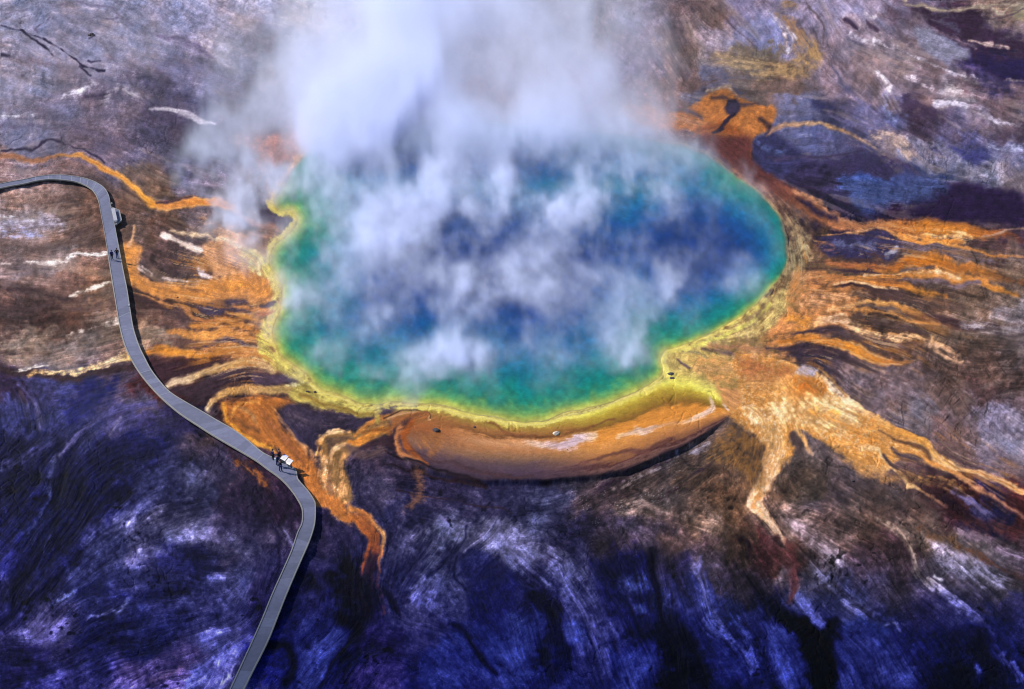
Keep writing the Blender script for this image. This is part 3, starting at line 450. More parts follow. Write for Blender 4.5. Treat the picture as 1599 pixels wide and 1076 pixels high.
 ('S', "1395,120,5 1420,128,7 1450,135,6", "205,185,205", G(soft=5,k=1.6)), ('S', "1480,138,7 1500,142,7", "200,185,195", G(soft=5,k=1)),
 ('S', "1360,110,4 1370,115,6 1385,142,6", "220,205,222", G(soft=5,k=1.6)),
 ('S', "1460,158,5 1490,162,6 1515,168,4", "200,190,215", G(soft=4,k=1.2)),
 ('S', "1540,175,6 1570,188,8 1599,200,8", "200,188,215", G(soft=6,k=1.8)),
 ('S', "1380,150,6 1390,170,9 1400,185,8", "150,155,210", G(soft=7,k=1)),
 ('S', "1298,100,4 1310,122,4 1325,138,3", "90,85,115", G(soft=4,k=.8)),
 ('S', "1480,232,6 1510,242,14 1540,245,8", "60,58,112", G(soft=8,k=1.4)),
 ('S', "1545,228,4 1570,232,5 1599,230,5", "170,170,212", G(soft=5,k=1.2)),
 ('P', "1478,290 1500,283 1525,284 1560,300 1599,305 1599,352 1550,352 1500,350 1450,340 1420,335 1440,318 1470,312", "38,24,58", G(soft=10,k=.9)),
 ('S', "1370,322,4 1395,322,4 1420,316,4", "120,110,150", G(soft=6,k=1.2)),
 ('P', "1320,290 1380,285 1440,283 1478,292 1465,308 1400,318 1350,318 1325,305", "62,72,118", G(soft=16,k=1.6)),
 ('S', "1240,312,8 1270,330,10 1310,342,8", "34,26,54", G(soft=8,k=.9)),
]
FEATS += [
 # foreground
 ('S', "30,600,3 48,625,4 58,650,4 60,670,3", "95,88,140", G(soft=4,k=.6)),
 ('S', "120,640,16 145,625,16 165,618,8", "22,24,82", G(soft=8,k=.7)),
 ('S', "240,632,5 190,640,7 150,660,8 125,672,8 108,690,7 92,708,6 84,722,5 80,740,5 76,770,5 62,800,4 40,830,4", "80,72,120;75,70,125;72,70,125;80,74,128;88,80,135;88,82,140;80,80,140;65,70,135;55,65,140;45,55,130;35,45,110", G(soft=5,k=.8)),
 ('S', "250,650,6 200,660,8 160,668,6", "70,64,115", G(soft=6,k=1)),
 ('S', "0,735,10 40,715,12 80,690,8", "62,60,118", G(soft=8,k=1.2)),
 ('S', "190,655,3 172,680,3", "95,88,130", G(soft=3)),
 ('S', "92,806,8 80,830,9 62,860,9 40,890,8 22,920,8 18,960,7 0,980,8", "6,6,40", G(soft=6,k=.5)),
 ('S', "92,888,5 70,910,6 40,940,7 20,968,7", "8,8,45", G(soft=5,k=.6)),
 ('S', "75,830,3 62,865,3 50,885,3", "60,62,125", G(soft=3,k=.8)),
 ('S', "80,948,4 95,936,7 115,928,4", "110,120,185", G(soft=5,k=1)),
 ('S', "140,965,3 165,955,5 185,945,5 203,932,3", "120,125,185", G(soft=3,k=.7)),
 ('S', "120,930,8 150,922,12 180,930,10 220,935,8 270,922,6", "16,18,66", G(soft=9,k=1)),
 ('S', "255,880,10 280,885,14 310,890,12", "26,26,76", G(soft=8,k=1)),
 ('P', "40,985 60,968 95,965 110,980 85,1003 58,1005", "100,86,126", G(soft=10,k=.8)),
 ('S', "20,1010,10 60,1015,12 100,1000,8", "32,24,56", G(soft=8,k=1.6)),
 ('S', "200,1025,10 230,1018,12 260,1000,8", "14,14,66", G(soft=8,k=1)),
 ('S', "240,1060,8 262,1050,10 290,1042,8", "105,70,90", G(soft=8,k=1.2)),
 ('S', "340,1075,3 352,1062,3 358,1045,2 366,1035,2", "150,140,200", G(soft=2,k=.4)), ('S', "350,1064,2 362,1058,2", "140,135,195", G(soft=2)),
 ('S', "420,806,3 428,840,4 434,880,4 420,900,3 412,930,3 408,955,2 395,975,2", "32,16,36", G(soft=4,k=.5)),
 ('S', "440,830,6 455,850,6", "120,110,165", G(soft=6,k=.6)),
 ('P', "462,1040 480,1010 505,995 545,985 550,1000 520,1030 505,1060 470,1075", "30,52,150", G(soft=9,k=.7)),
 ('S', "560,990,10 545,1005,8 520,1035,8 505,1070,6", "4,4,30", G(soft=6,k=.6)),
 ('S', "420,1010,16 450,1005,16 460,1040,12 440,1070,10", "3,2,20", G(soft=10,k=.8)),
 ('S', "560,910,30 570,950,36 555,985,30", "10,3,18", G(soft=16,k=.8)),
 ('S', "700,810,5 680,870,6 660,900,6 645,930,5", "92,90,145", G(soft=6,k=1)),
 ('P', "700,822 722,808 730,822 728,840 705,850 695,840", "112,110,158", G(soft=8,k=.7)),
 ('P', "760,820 790,808 830,830 850,860 830,880 790,870 755,850", "112,105,150", G(soft=14,k=.9)),
 ('S', "765,812,3 758,835,3 745,850,4 725,862,4", "130,118,160", G(soft=3,k=.5)),
 ('P', "718,868 745,862 772,872 780,890 745,900 720,890", "22,24,88", G(soft=10,k=.6)),
 ('S', "715,865,4 708,895,4 725,920,4", "12,12,52", G(soft=3,k=.4)),
 ('S', "730,822,4 712,860,4 670,895,5", "22,20,66", G(soft=4,k=.6)),
 ('P', "755,885 800,890 812,920 790,960 745,975 735,930", "10,12,86", G(soft=14,k=.7)),
 ('S', "700,975,5 720,985,7 735,1000,7 750,1025,8 775,1050,7", "4,4,34", G(soft=5,k=.6)),
 ('P', "660,1020 700,1000 735,1010 740,1040 700,1076 660,1076", "16,32,118", G(soft=12,k=.9)),
 ('S', "800,845,4 850,845,9 865,860,10 885,870,12 890,900,16 900,930,16 918,955,18 930,985,22 940,1010,20 945,1050,18", "110,100,140;108,98,140;100,92,138;98,92,145;90,88,145;85,84,145;85,84,148;82,82,150;70,72,145;45,55,135", G(soft=8,k=1)),
 ('S', "800,870,4 815,890,5 835,905,5 858,915,4", "100,98,150", G(soft=6,k=1)),
 ('P', "800,960 850,950 856,970 835,1010 826,1060 800,1076 795,1000", "20,44,135", G(soft=12,k=.7)),
 ('P', "880,975 915,970 920,995 885,1000", "32,50,135", G(soft=10,k=.8)),
 ('S', "862,960,14 872,1000,20 870,1050,24", "4,4,36", G(soft=14,k=1)),
 ('P', "925,880 960,865 1010,870 1018,900 1020,960 1000,985 960,970 935,930", "12,12,58", G(soft=16,k=.8)),
 ('P', "965,905 1000,900 1012,920 985,930 965,925", "40,48,112", G(soft=12,k=1.2)), ('P', "985,945 1003,942 1008,955 992,958", "40,58,140", G(soft=7,k=.8)),
 ('S', "1016,860,6 1020,890,9 1026,925,9 1030,960,10 1045,985,14 1058,1005,15 1056,1040,14 1068,1080,12", "5,2,26", G(soft=6,k=.5)),
 ('P', "960,1030 1000,1018 1020,1040 1010,1070 970,1076", "20,42,142", G(soft=12,k=1.2)), ('S', "1030,1060,30 1040,1080,30", "0,0,14", G(soft=14,k=1)),
 ('S', "1085,890,10 1100,910,12 1105,940,12 1110,980,12 1135,1000,10 1160,1025,8", "80,75,120;66,66,122;50,58,130;45,58,138;45,60,145;40,58,140", G(soft=8,k=1)),
 ('S', "1095,870,4 1098,920,4 1115,965,4 1150,1010,4 1175,1060,4", "95,90,145;82,82,145;70,76,150;50,64,150;40,55,140", G(soft=4,k=.7)),
 ('S', "1145,965,10 1165,1000,16 1178,1035,16", "32,48,130", G(soft=10,k=1.2)),
 ('S', "1150,845,10 1162,850,10 1168,870,8", "22,10,22", G(soft=6,k=.9)),
 ('S', "1178,905,8 1195,930,14 1222,955,22 1250,985,36 1275,1010,44 1290,1050,46 1300,1090,40", "14,6,24;4,2,20;0,0,14;0,0,10;0,0,8;0,0,6;0,0,6", G(soft=12,k=.5)),
 ('P', "1196,968 1215,975 1245,1000 1262,1040 1262,1076 1235,1076 1200,1030", "22,42,132", G(soft=10,k=.9)),
 ('S', "1252,930,9 1268,955,14 1285,980,9", "88,92,160", G(soft=7,k=.8)),
 ('S', "1268,885,8 1290,910,10 1320,940,12 1350,960,14 1370,980,10", "125,118,155;118,112,155;110,108,165;105,105,172;80,90,170", G(soft=8,k=1.3)),
 ('S', "1230,815,14 1270,845,18 1310,880,18", "135,125,155", G(soft=12,k=1.6)),
 ('P', "1310,985 1340,965 1390,975 1410,1010 1430,1060 1400,1080 1320,1080 1312,1030", "28,44,128", G(soft=16,k=.9)),
 ('S', "1385,975,4 1395,995,5 1415,1020,6 1430,1035,5", "14,14,80", G(soft=5,k=.6)),
 ('S', "1378,973,4 1392,972,4 1402,985,4", "125,125,185", G(soft=4,k=.8)),
 ('S', "1370,812,7 1392,820,9 1408,835,13 1418,850,12 1424,868,9 1428,885,8 1440,902,8 1465,918,10 1490,935,11 1510,950,12 1530,968,14 1545,990,14 1550,1010,16 1572,1035,12 1590,1065,10", "150,130,130;160,140,140;160,142,145;165,148,150;165,148,150;160,142,145;165,148,155;160,145,160;150,135,160;125,115,155;110,100,150;90,85,145;75,70,140;60,62,135;40,48,120", G(soft=4,k=1.4)),
 ('S', "1460,898,4 1468,904,4", "215,205,230", G(soft=3)),
 ('S', "1375,832,8 1400,842,14 1418,868,12 1420,888,8", "62,46,60", G(soft=8,k=.8)),
 ('P', "1460,840 1495,848 1530,870 1570,895 1560,915 1500,900 1470,880", "135,130,168", G(soft=14,k=1.2)),
 ('S', "1440,820,10 1480,835,12 1520,860,12 1560,885,10 1599,905,8", "90,62,48;98,70,50;85,58,46;70,45,42;75,50,50", G(soft=7,k=1.6)),
 ('S', "1500,825,6 1540,840,8 1570,855,7 1599,870,6", "120,108,145", G(soft=6,k=1.2)),
 ('S', "1500,805,12 1545,820,16 1599,830,14", "62,34,38", G(soft=10,k=1.4,a=.8)),
 ('S', "1530,985,30 1545,1020,30 1520,1060,40", "2,3,36", G(soft=20,k=1)),
 ('S', "1500,1020,6 1515,1035,9 1525,1050,6", "45,62,150", G(soft=6,k=1)),
 ('S', "640,805,3 700,812,3 760,825,2", "70,58,95", G(soft=4,k=1)),
 ('S', "880,790,3 940,760,4 1000,725,3 1060,700,3", "38,28,50", G(soft=4,k=1.6)), ('S', "1010,790,3 1060,755,4 1110,715,3", "45,32,48", G(soft=4,k=1.6)),
 ('S', "985,800,10 1010,790,12 1035,800,10", "125,112,125", G(soft=10,k=1.4)), ('S', "960,760,6 1000,738,7 1060,705,7 1100,690,5", "135,128,150", G(soft=7,k=2.4,a=.8)),
]
# ---- terrace between the pool and its lower lip
TTOP = [(560,636),(612,634),(650,634),(693,638),(725,646),(753,653),(785,659),(820,662),(853,659),(876,651),(903,647),(943,637),(992,618),(1022,601),(1045,594),(1080,600),(1120,620),(1155,640)]
TBOT = [(560,640),(612,668),(622,700),(642,722),(700,739),(760,748),(800,750),(860,748),(930,742),(980,730),(1030,711),(1070,694),(1110,671),(1140,650),(1160,640)]
def at_u(tab, U): return np.interp(U, [p[0] for p in tab], [p[1] for p in tab]).astype(np.float32)
TERR = [(0,(236,218,120)),(.025,(232,212,125)),(.05,(160,130,62)),(.12,(152,116,58)),(.20,(150,98,60)),(.26,(116,74,46)),(.30,(182,122,84)),(.40,(192,136,104)),(.5,(172,114,80)),(.62,(132,94,76)),(.76,(86,64,76)),(.9,(74,54,76)),(1,(52,38,54))]  # ramps darken towards the lip: shade of the slope put into the colour
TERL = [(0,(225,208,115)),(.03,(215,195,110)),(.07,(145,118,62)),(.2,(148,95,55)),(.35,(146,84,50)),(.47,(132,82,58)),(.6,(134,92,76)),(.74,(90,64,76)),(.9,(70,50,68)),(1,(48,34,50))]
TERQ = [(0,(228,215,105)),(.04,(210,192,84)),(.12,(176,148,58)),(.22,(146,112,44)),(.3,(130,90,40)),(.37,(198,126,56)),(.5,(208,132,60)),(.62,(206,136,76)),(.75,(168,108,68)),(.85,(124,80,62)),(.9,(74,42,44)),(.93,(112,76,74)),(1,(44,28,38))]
POOLC = [(-6,(215,200,110)),(0,(196,190,92)),(5,(165,178,80)),(12,(100,158,90)),(22,(40,132,104)),(36,(8,126,118)),(56,(0,118,132)),(84,(0,102,150)),(120,(0,70,140)),(160,(0,48,122)),(300,(0,34,104))]
def ramp(tab, x):
    xs = [t[0] for t in tab]
    return np.stack([np.interp(x, xs, [t[1][k] for t in tab]) for k in range(3)], -1).astype(np.float32)

def C_LIP(U, V): return V-at_u(TBOT, U)
def parse(f):
    pts = [tuple(float(x) for x in t.split(',')) for t in f[1].split()]
    cols = [tuple(float(x) for x in t.split(',')) for t in f[2].split(';')]
    return pts, cols

def paint_chart():
    # coarse rasters
    K = 6
    cu, cv = GU[::K, ::K], GV[::K, ::K]
    # flow from the table and from the strokes themselves
    fl = []
    for u, v, a in FLOW: fl.append((u, v, math.cos(2*math.radians(a)), math.sin(2*math.radians(a))))
    for f in FEATS:
        if f[0] != 'S': continue
        pts, _ = parse(f)
        for a, b in zip(pts[:-1], pts[1:]):
            L = math.hypot(b[0]-a[0], b[1]-a[1])
            if L < 14: continue
            t = math.atan2(b[1]-a[1], b[0]-a[0]); fl.append(((a[0]+b[0])/2, (a[1]+b[1])/2, math.cos(2*t), math.sin(2*t)))
    ff = upsample(interp(fl, cu, cv, 1.7, 200.), K)
    ang = .5*np.arctan2(ff[..., 1], ff[..., 0])+.13*fbm(GU, GV, 70, 3, 71)
    def lic(src, an, n, st=1.0):
        c = np.cos(an); s = np.sin(an); acc = src.copy(); w = 1
        for sg in (1, -1):
            x = np.tile(np.arange(NU, dtype=np.float32), (NV, 1)); y = np.tile(np.arange(NV, dtype=np.float32)[:, None], (1, NU))
            px, py = c*sg, s*sg
            for k in range(n):
                x = x+px*st; y = y+py*st
                xi = np.clip(x, 0, NU-1).astype(np.int32); yi = np.clip(y, 0, NV-1).astype(np.int32)
                nc, ns = c[yi, xi], s[yi, xi]; d = np.sign(nc*px+ns*py); d[d == 0] = 1
                px, py = nc*d, ns*d
                acc = acc+src[yi, xi]
        acc -= acc.mean(); return (acc/acc.std()).astype(np.float32)
    rs = np.random.RandomState(5)
    white = rs.randn(NV, NU).astype(np.float32)
    iso = fbm(GU, GV, 7, 3, 171)
    rid = 1-2.4*np.abs(fbm(GU, GV, 15, 3, 181, .6))
    fine = lic(white+.5*fbm(GU, GV, 3.2, 1, 175), ang, 3)
    coh = sst((np.hypot(ff[..., 0], ff[..., 1])-.45)/.45)
    mid = lic(fbm(GU, GV, 5, 3, 81, .8)+.8*white, ang, 9, 1.1); mid = (.35+.5*coh)*mid+(.42-.22*coh)*iso
    broad = lic(fbm(GU, GV, 22, 4, 91, .65), ang, 18, 2.); broad = (.35+.45*coh)*broad+(.55-.3*coh)*fbm(GU, GV, 24, 5, 93, .65)
    threads = lic(rid+.5*white, ang, 8, 1.3)*(.4+.6*coh); calm = sst((520-GU)/120)*sst((250-GV)/50); patch = sst(.55+.5*fbm(GU, GV, 55, 3, 197))*(1-.65*calm); up = 1-.38*sst((300-GV)/80)
    rip = lic(fbm(GU, GV, 5.5, 2, 95)+.3*white, ang+math.pi/2+.35*fbm(GU, GV, 30, 2, 99), 5, 1.)
    tex = .5*mid+.4*broad+.2*fine
    # base
    col = upsample(interp(BASE, cu, cv, 2.4, 60.), K)
    adv = (1-.5*calm)*(17*broad+6*mid)*(1-.35*sst((GV-600)/200)); crs = 3*iso
    bu = BU+adv*np.cos(ang)-crs*np.sin(ang); bv = BV+(adv*np.sin(ang)+crs*np.cos(ang))*.8
    j = np.clip(((bv+MG)/ST), 0, NV-1).astype(int); i = np.clip(((bu+MG)/ST), 0, NU-1).astype(int)
    col = col[j, i]
    # contrast of the streaks: strong in the bare ground, gentle in the mats
    amp = np.ones((NV, NU), np.float32)
    lum = col.mean(-1)
    grain = vnoise(GU/1.7, GV/1.5, 201)+.7*white*.5
    col = col*np.exp(up*(.08+.13*patch)*tex+.06*broad-.11*patch*np.clip(threads-.5, 0, 2.5)+.07*grain+.09*up*iso+.06*fbm(GU, GV, 12, 3, 199))[..., None]
    warm = .03*fbm(GU, GV, 35, 4, 111)+.012*mid
    # fine dark drainage hairs that run across the slope
    hairs = lic(white+.4*fbm(GU, GV, 4, 2, 205), ang+1.1+.34*fbm(GU, GV, 34, 3, 207)+.2*fbm(GU, GV, 11, 2, 209), 15, 1.)
    hm = np.zeros_like(GU)
    for (hu, hv, hr, hs) in HAIRS: hm = np.maximum(hm, hs*sst(1.6*(1-np.hypot(GU-hu, (GV-hv)*1.5)/hr)+.35*fbm(GU, GV, 40, 2, 211)))
    hw = sst((hairs-.9)/1.0)*hm
    col = col*(1-.5*hw[..., None])
    # mottled crust of dark and pale flakes
    fl = fbm(GU, GV, 4.5, 2, 215)*.7+.4*white; col = col*np.exp(.10*fl*sst(.5+fbm(GU, GV, 70, 3, 217)))[..., None]
    col = col*np.stack([1+warm, np.ones_like(warm), 1-warm], -1)
    # ripples and dark drainage threads
    ripm = .35*sst(fbm(GU, GV, 90, 3, 121)*.9-.1)
    col = col*np.exp(-.20*np.clip(rip-.3, 0, 3)*ripm+.06*np.clip(-rip, 0, 3)*ripm)[..., None]
    th = np.abs(fbm(GU+3*broad, GV+2*broad, 60, 4, 131))
    thm = sst((.07-th)/.07)*sst(fbm(GU, GV, 120, 2, 141)+.1)
    col = col*(1-.30*thm[..., None])
    # brown and tan ribbons that follow the flow
    rb = lic(fbm(GU, GV, 11, 3, 301, .7), ang, 26, 1.4); lw = sst((620-GV+.15*np.abs(GU-800))/160)
    lw = lw*coh; k1 = sst((rb-.7)/.9)*lw*(.42-.25*calm); k2 = sst((-rb-1.0)/.8)*lw*(.30-.15*calm)
    col = col+(col*np.array([.62, .56, .55], np.float32)-col)*k1[..., None]; col = col+(np.array([182, 160, 158], np.float32)-col)*k2[..., None]
    lf = sst((430-GU)/90)*sst((GV-270)/40)*sst((600-GV)/40); col = col*(1+np.array([.05, -.01, -.12], np.float32)*lf[..., None])
    # pale salt crusts
    sp = sst((mid*.55+broad*.5+fine*.3+.4*iso-1.35)/.9)*sst((lum-60)/60)
    col = col+(np.array([222, 212, 226], np.float32)-col)*(sp*.35)[..., None]
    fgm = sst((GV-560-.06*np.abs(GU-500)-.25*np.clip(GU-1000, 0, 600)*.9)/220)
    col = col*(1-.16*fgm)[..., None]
    matm = np.zeros((NV, NU), np.float32)      # where mats / water films lie
    for f in FEATS:
        pts, cols = parse(f); o = f[3]; soft = o.get('soft', 4)*1.35+1.2; k = o.get('k', .5); al = o.get('a', 1.)
        if f[0] == 'S':
            n = len(pts)
            if len(cols) == 1: cc = [cols[0]]*n
            else:
                x = np.linspace(0, 1, n); xc = np.linspace(0, 1, len(cols))
                cc = np.stack([np.interp(x, xc, [c[q] for c in cols]) for q in range(3)], -1)
            rows = smooth_pts([tuple(p)+tuple(c) for p, c in zip(pts, cc)])
            sl = box(pts, max(p[2] for p in pts)+soft*2+14)
            d, ex = dist_line(rows, WU[sl], WV[sl]); w = ex[0]/2
            s = w-d; c = np.stack(ex[1:], -1)
        else:
            sl = box(pts, soft*2+14); s = sdf_poly(smooth_pts([tuple(p) for p in pts]+[tuple(pts[0])], 3)[:-1], WU[sl], WV[sl])
            w = np.full_like(s, soft); c = np.broadcast_to(np.array(cols[0], np.float32), s.shape+(3,))
        t = tex[sl]
        m = sst((s+.3*iso[sl]+k*(broad[sl]*.22+mid[sl]*.09+iso[sl]*.08)*np.minimum(soft, 8))/soft+.5)*al
        if k >= 1: m = m*(1-.6*sst(.4-.45*(iso[sl]*.5+mid[sl]*.7)))
        if 'sp' in o:
            q = sst((.85*fbm(GU[sl], GV[sl], 3.4, 3, 221)+.10*mid[sl]+.3*white[sl]+.3*fbm(GU[sl], GV[sl], 20, 2, 223)-.1)/1.2)*o['sp']; c = c+(np.array([246, 222, 198], np.float32)-c)*q[..., None]
        c = c*(1+np.array([.02, .05, .06], np.float32)*np.clip((c[..., :1]-c[..., 2:])/100, 0, 1))
        var = np.exp(.04*mid[sl]*(.5+k)+.05*iso[sl]+.05*fl[sl]+.05*grain[sl]+.04*fine[sl]+.05*broad[sl]-.05*np.clip(threads[sl]-.4, 0, 2.5))
        c = c*var[..., None]
        if 'rim' in o:
            r = np.exp(-((s-1.2)/1.6)**2)*.7*sst(.5+.6*broad[sl]); c = c+(np.array(o['rim'], np.float32)-c)*r[..., None]
        col[sl] = col[sl]+(c-col[sl])*m[..., None]
        warmness = np.clip((c[..., 0]-c[..., 2])/60, 0, 1)
        matm[sl] = matm[sl]*(1-m)+warmness*m
    # crinkled skin of the wet near flats: blotches, thin pale ridges, dark pits
    bl = fbm(GU, GV, 30, 5, 231, .68); ve = np.abs(fbm(GU+3*mid, GV+2*mid, 44, 4, 241, .6)); ve2 = np.abs(fbm(GU, GV, 16, 3, 251, .6))
    q = fgm*(1-.8*matm)
    col = col*np.exp(q*(.16*bl+.06*broad+.05*mid+.07*fbm(GU, GV, 6, 3, 261)+.06*grain))[..., None]
    pale = (sst((.07-ve)/.07)*sst(.4+bl)+.5*sst((.08-ve2)/.08)*sst(fbm(GU, GV, 50, 2, 271)))*q
    col = col+(np.array([46, 44, 52], np.float32)*(.35+col.mean(-1, keepdims=True)/120))*(.5*pale)[..., None]
    pit = sst((fbm(GU, GV, 13, 3, 281)-1.25)/.6)*sst(.3+fbm(GU, GV, 80, 2, 291))*q; col = col*(1-.7*pit)[..., None]
    wb = sst((GU-840)/120)*sst((GV-700)/60)*sst((900-GV)/60)*(1-matm); col = col*(1+np.array([.06, -.03, -.14], np.float32)*wb[..., None])
    fk = sst((white-1.55)/.5)*sst(fbm(GU, GV, 24, 3, 401)+.1)*np.maximum(sst((GU-860)/60)*sst((1160-GU)/60)*sst((C_LIP(GU, GV)-6)/8)*sst((95-C_LIP(GU, GV))/40), .22*(1-matm)*sst((GV-600)/60))
    col = col+(np.array([196, 186, 200], np.float32)-col)*(.6*fk)[..., None]
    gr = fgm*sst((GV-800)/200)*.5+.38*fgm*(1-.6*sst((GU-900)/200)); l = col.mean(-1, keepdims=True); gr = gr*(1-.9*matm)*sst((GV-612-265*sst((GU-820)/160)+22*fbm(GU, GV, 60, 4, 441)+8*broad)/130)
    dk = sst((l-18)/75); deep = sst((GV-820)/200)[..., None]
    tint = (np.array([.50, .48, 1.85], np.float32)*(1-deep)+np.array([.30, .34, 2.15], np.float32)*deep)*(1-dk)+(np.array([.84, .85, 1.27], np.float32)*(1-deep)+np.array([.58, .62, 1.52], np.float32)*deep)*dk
    col = col+(l*tint*(1.0-.05*dk)-col)*np.clip(gr*1.35, 0, .78-.22*sst((GU-880)/200)*sst((980-GV)/80)-.26*sst((440-GU)/60)*sst((GV-700)/80))[..., None]  # near ground blued and darkened: sky reflection and shade put into the colour
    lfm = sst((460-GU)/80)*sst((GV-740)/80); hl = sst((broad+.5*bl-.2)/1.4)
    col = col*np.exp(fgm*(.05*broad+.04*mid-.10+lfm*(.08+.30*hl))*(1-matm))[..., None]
    # rivulet country: many thin braided films of orange and cream between dark gaps
    rv = lic(fbm(GU, GV, 3.4, 2, 411)+white, ang, 20, 1.1); rv2 = lic(fbm(GU, GV, 7, 3, 421, .8)+.4*white, ang, 24, 1.2)
    zone = np.maximum(sst((GU-225+.0*GV)/50)*sst((445-GU)/30)*sst((GV-372)/40)*sst((612-GV)/30), sst((GU-1225)/30)*sst((1640-GU)/300)*sst((GV-335)/25)*sst((592-GV)/30))
    zone = np.maximum(zone, .8*sst((GU-1300)/40)*sst(1-np.abs(GV-(640+.42*(GU-1300)))/75))*sst(.55+.5*fbm(GU, GV, 40, 3, 431))
    for fld, lo, cl, am in ((rv2, .55, (198, 128, 62), .62), (rv, .9, (236, 192, 148), .55), (-rv2, .75, (70, 48, 52), .60), (-rv, 1.0, (96, 62, 48), .40)):
        mm = sst((fld-lo)/.8)*zone*am*(1 if cl[0] > 90 else (1-.45*matm)); col = col+(np.array(cl, np.float32)-col)*mm[..., None]
    # terrace
    SU = GU; SV = GV+1.6*fbm(GU, GV, 90, 2, 191)+.5*vnoise(GU/14, GV/14, 193)
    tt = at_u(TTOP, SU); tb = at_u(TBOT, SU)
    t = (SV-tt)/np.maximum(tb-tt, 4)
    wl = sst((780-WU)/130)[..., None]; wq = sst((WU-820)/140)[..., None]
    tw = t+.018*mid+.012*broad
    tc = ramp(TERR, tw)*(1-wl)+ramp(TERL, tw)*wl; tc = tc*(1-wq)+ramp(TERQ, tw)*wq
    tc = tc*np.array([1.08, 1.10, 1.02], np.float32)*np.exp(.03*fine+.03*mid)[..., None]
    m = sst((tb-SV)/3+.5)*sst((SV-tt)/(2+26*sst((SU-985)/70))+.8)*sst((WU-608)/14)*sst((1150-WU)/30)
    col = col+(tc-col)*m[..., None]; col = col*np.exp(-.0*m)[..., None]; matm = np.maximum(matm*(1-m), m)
    terr = m
    POST = [
     ('S', "612,655,5 626,649,4 648,646,4 662,650,4 667,660,4", "205,150,105", G(soft=3,k=.4)),
     ('S', "606,656,2 628,644,2 650,642,2 666,650,2 668,658,2", "90,55,30", G(soft=1.5,k=.2)),
     ('S', "655,652,18 630,660,16 612,676,10", "150,92,50", G(soft=6,k=.5)),
     ('P', "610,680 638,656 628,690 622,705 605,700 560,700 580,690", "56,36,46", G(soft=8,k=.8)),
     ('S', "638,662,5 634,680,9 640,700,10 650,715,10 662,722,6", "150,78,32", G(soft=6,k=.6)),
     ('S', "628,668,6 622,690,8 632,708,8 655,720,6", "175,110,68", G(soft=6,k=.6)),
     ('S', "660,690,12 685,680,14 672,705,10", "155,98,55", G(soft=10,k=1.2,a=.7)),
     ('S', "822,690,6 840,695,9 870,694,12 900,689,13 930,685,10", "215,165,130;225,185,165;215,180,185;220,190,200;225,185,150", G(soft=6,k=.7)),  # pale sky sheen on the wet terrace, painted in
     ('S', "970,686,5 995,677,8 1020,671,7 1050,664,4 1075,656,5 1100,645,8 1110,635,7 1105,622,6", "225,170,120;225,185,160;225,180,155;215,150,95;225,180,145;230,190,170;230,190,160;225,195,160", G(soft=4,k=1)),
     ('S', "1128,624,5 1136,634,5", "230,200,190", G(soft=3,k=.8)),
     ('P', "1120,600 1150,598 1160,625 1146,636 1125,622", "200,140,88", G(soft=10,k=1)),
     ('S', "640,702,3 700,725,4 760,738,5 830,746,5", "70,46,50", G(soft=4,k=.8,a=.7)),
     ('S', "600,708,3 625,712,3 655,722,4 690,735,4 720,742,4 760,752,3", "28,16,26", G(soft=3,k=.6)),  # dark shadow line along the lip, painted in
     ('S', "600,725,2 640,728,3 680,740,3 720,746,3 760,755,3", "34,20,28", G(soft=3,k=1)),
     ('S', "615,760,2 660,765,2 700,772,2 760,785,2 800,795,2", "40,26,42", G(soft=3,k=.9)),
     ('S', "650,735,14 655,760,14 640,785,12", "130,85,62", G(soft=12,k=1.2,a=.7)),
     ('S', "545,700,14 575,712,14 600,705,8", "95,72,72", G(soft=10,k=1,a=.8)),
     ('S', "905,720,3 960,712,4 1010,700,5 1050,686,4", "92,56,50", G(soft=4,k=.5,a=.8)),
     ('S', "760,660,3 790,672,5 830,680,5 900,678,4 960,660,4", "118,72,42", G(soft=4,k=.5,a=.75)),
    ]
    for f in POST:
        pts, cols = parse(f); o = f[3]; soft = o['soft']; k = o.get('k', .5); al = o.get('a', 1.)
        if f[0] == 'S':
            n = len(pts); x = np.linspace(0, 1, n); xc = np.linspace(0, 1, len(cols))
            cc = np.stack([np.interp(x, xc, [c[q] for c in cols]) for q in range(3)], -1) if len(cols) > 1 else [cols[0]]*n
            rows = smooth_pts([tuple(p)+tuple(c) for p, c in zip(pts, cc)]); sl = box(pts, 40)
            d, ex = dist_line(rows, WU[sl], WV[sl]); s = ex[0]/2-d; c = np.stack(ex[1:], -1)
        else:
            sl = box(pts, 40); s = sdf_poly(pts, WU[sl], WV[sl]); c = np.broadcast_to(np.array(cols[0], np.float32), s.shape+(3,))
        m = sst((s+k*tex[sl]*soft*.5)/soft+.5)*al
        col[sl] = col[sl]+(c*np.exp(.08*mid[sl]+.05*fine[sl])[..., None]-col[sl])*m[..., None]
    # pool
    wu = GU+W1u*.45; wv = GV+W1v*.45
    sl = box(POOL, 60); pd = np.full((NV, NU), -999, np.float32)
    pd[sl] = sdf_poly(smooth_pts(POOL+[POOL[0]], 3)[:-1], wu[sl], wv[sl])
    # mottled green shallows; the shelf is broader in the south than in the east
    sc = .85+1.0*sst((GU-980)/150)+.15*sst((560-GU)/100)+.8*sst((300-GV)/60)
    dd = pd*sc+(5*fbm(GU, GV, 16, 4, 151)+2*mid)*sst((pd-6)/30)
    eb = np.maximum(sst((GU-1120)/90)*sst((450-GV)/50), sst((300-GV)/60)); dd = dd+30*eb*sst((pd+8)/10)
    pc = ramp(POOLC, dd)*np.exp(.07*fbm(GU, GV, 9, 3, 161)+.03*fine)[..., None]
    rimline = np.exp(-((pd+5.5+2.0*vnoise(GU/30, GV/30, 5))/1.3)**2)
    m = sst(pd/(3+9*eb)+.5)
    east = sst((GU-1080)/110)*sst((470-GV)/60); north = sst((330-GV)/60)
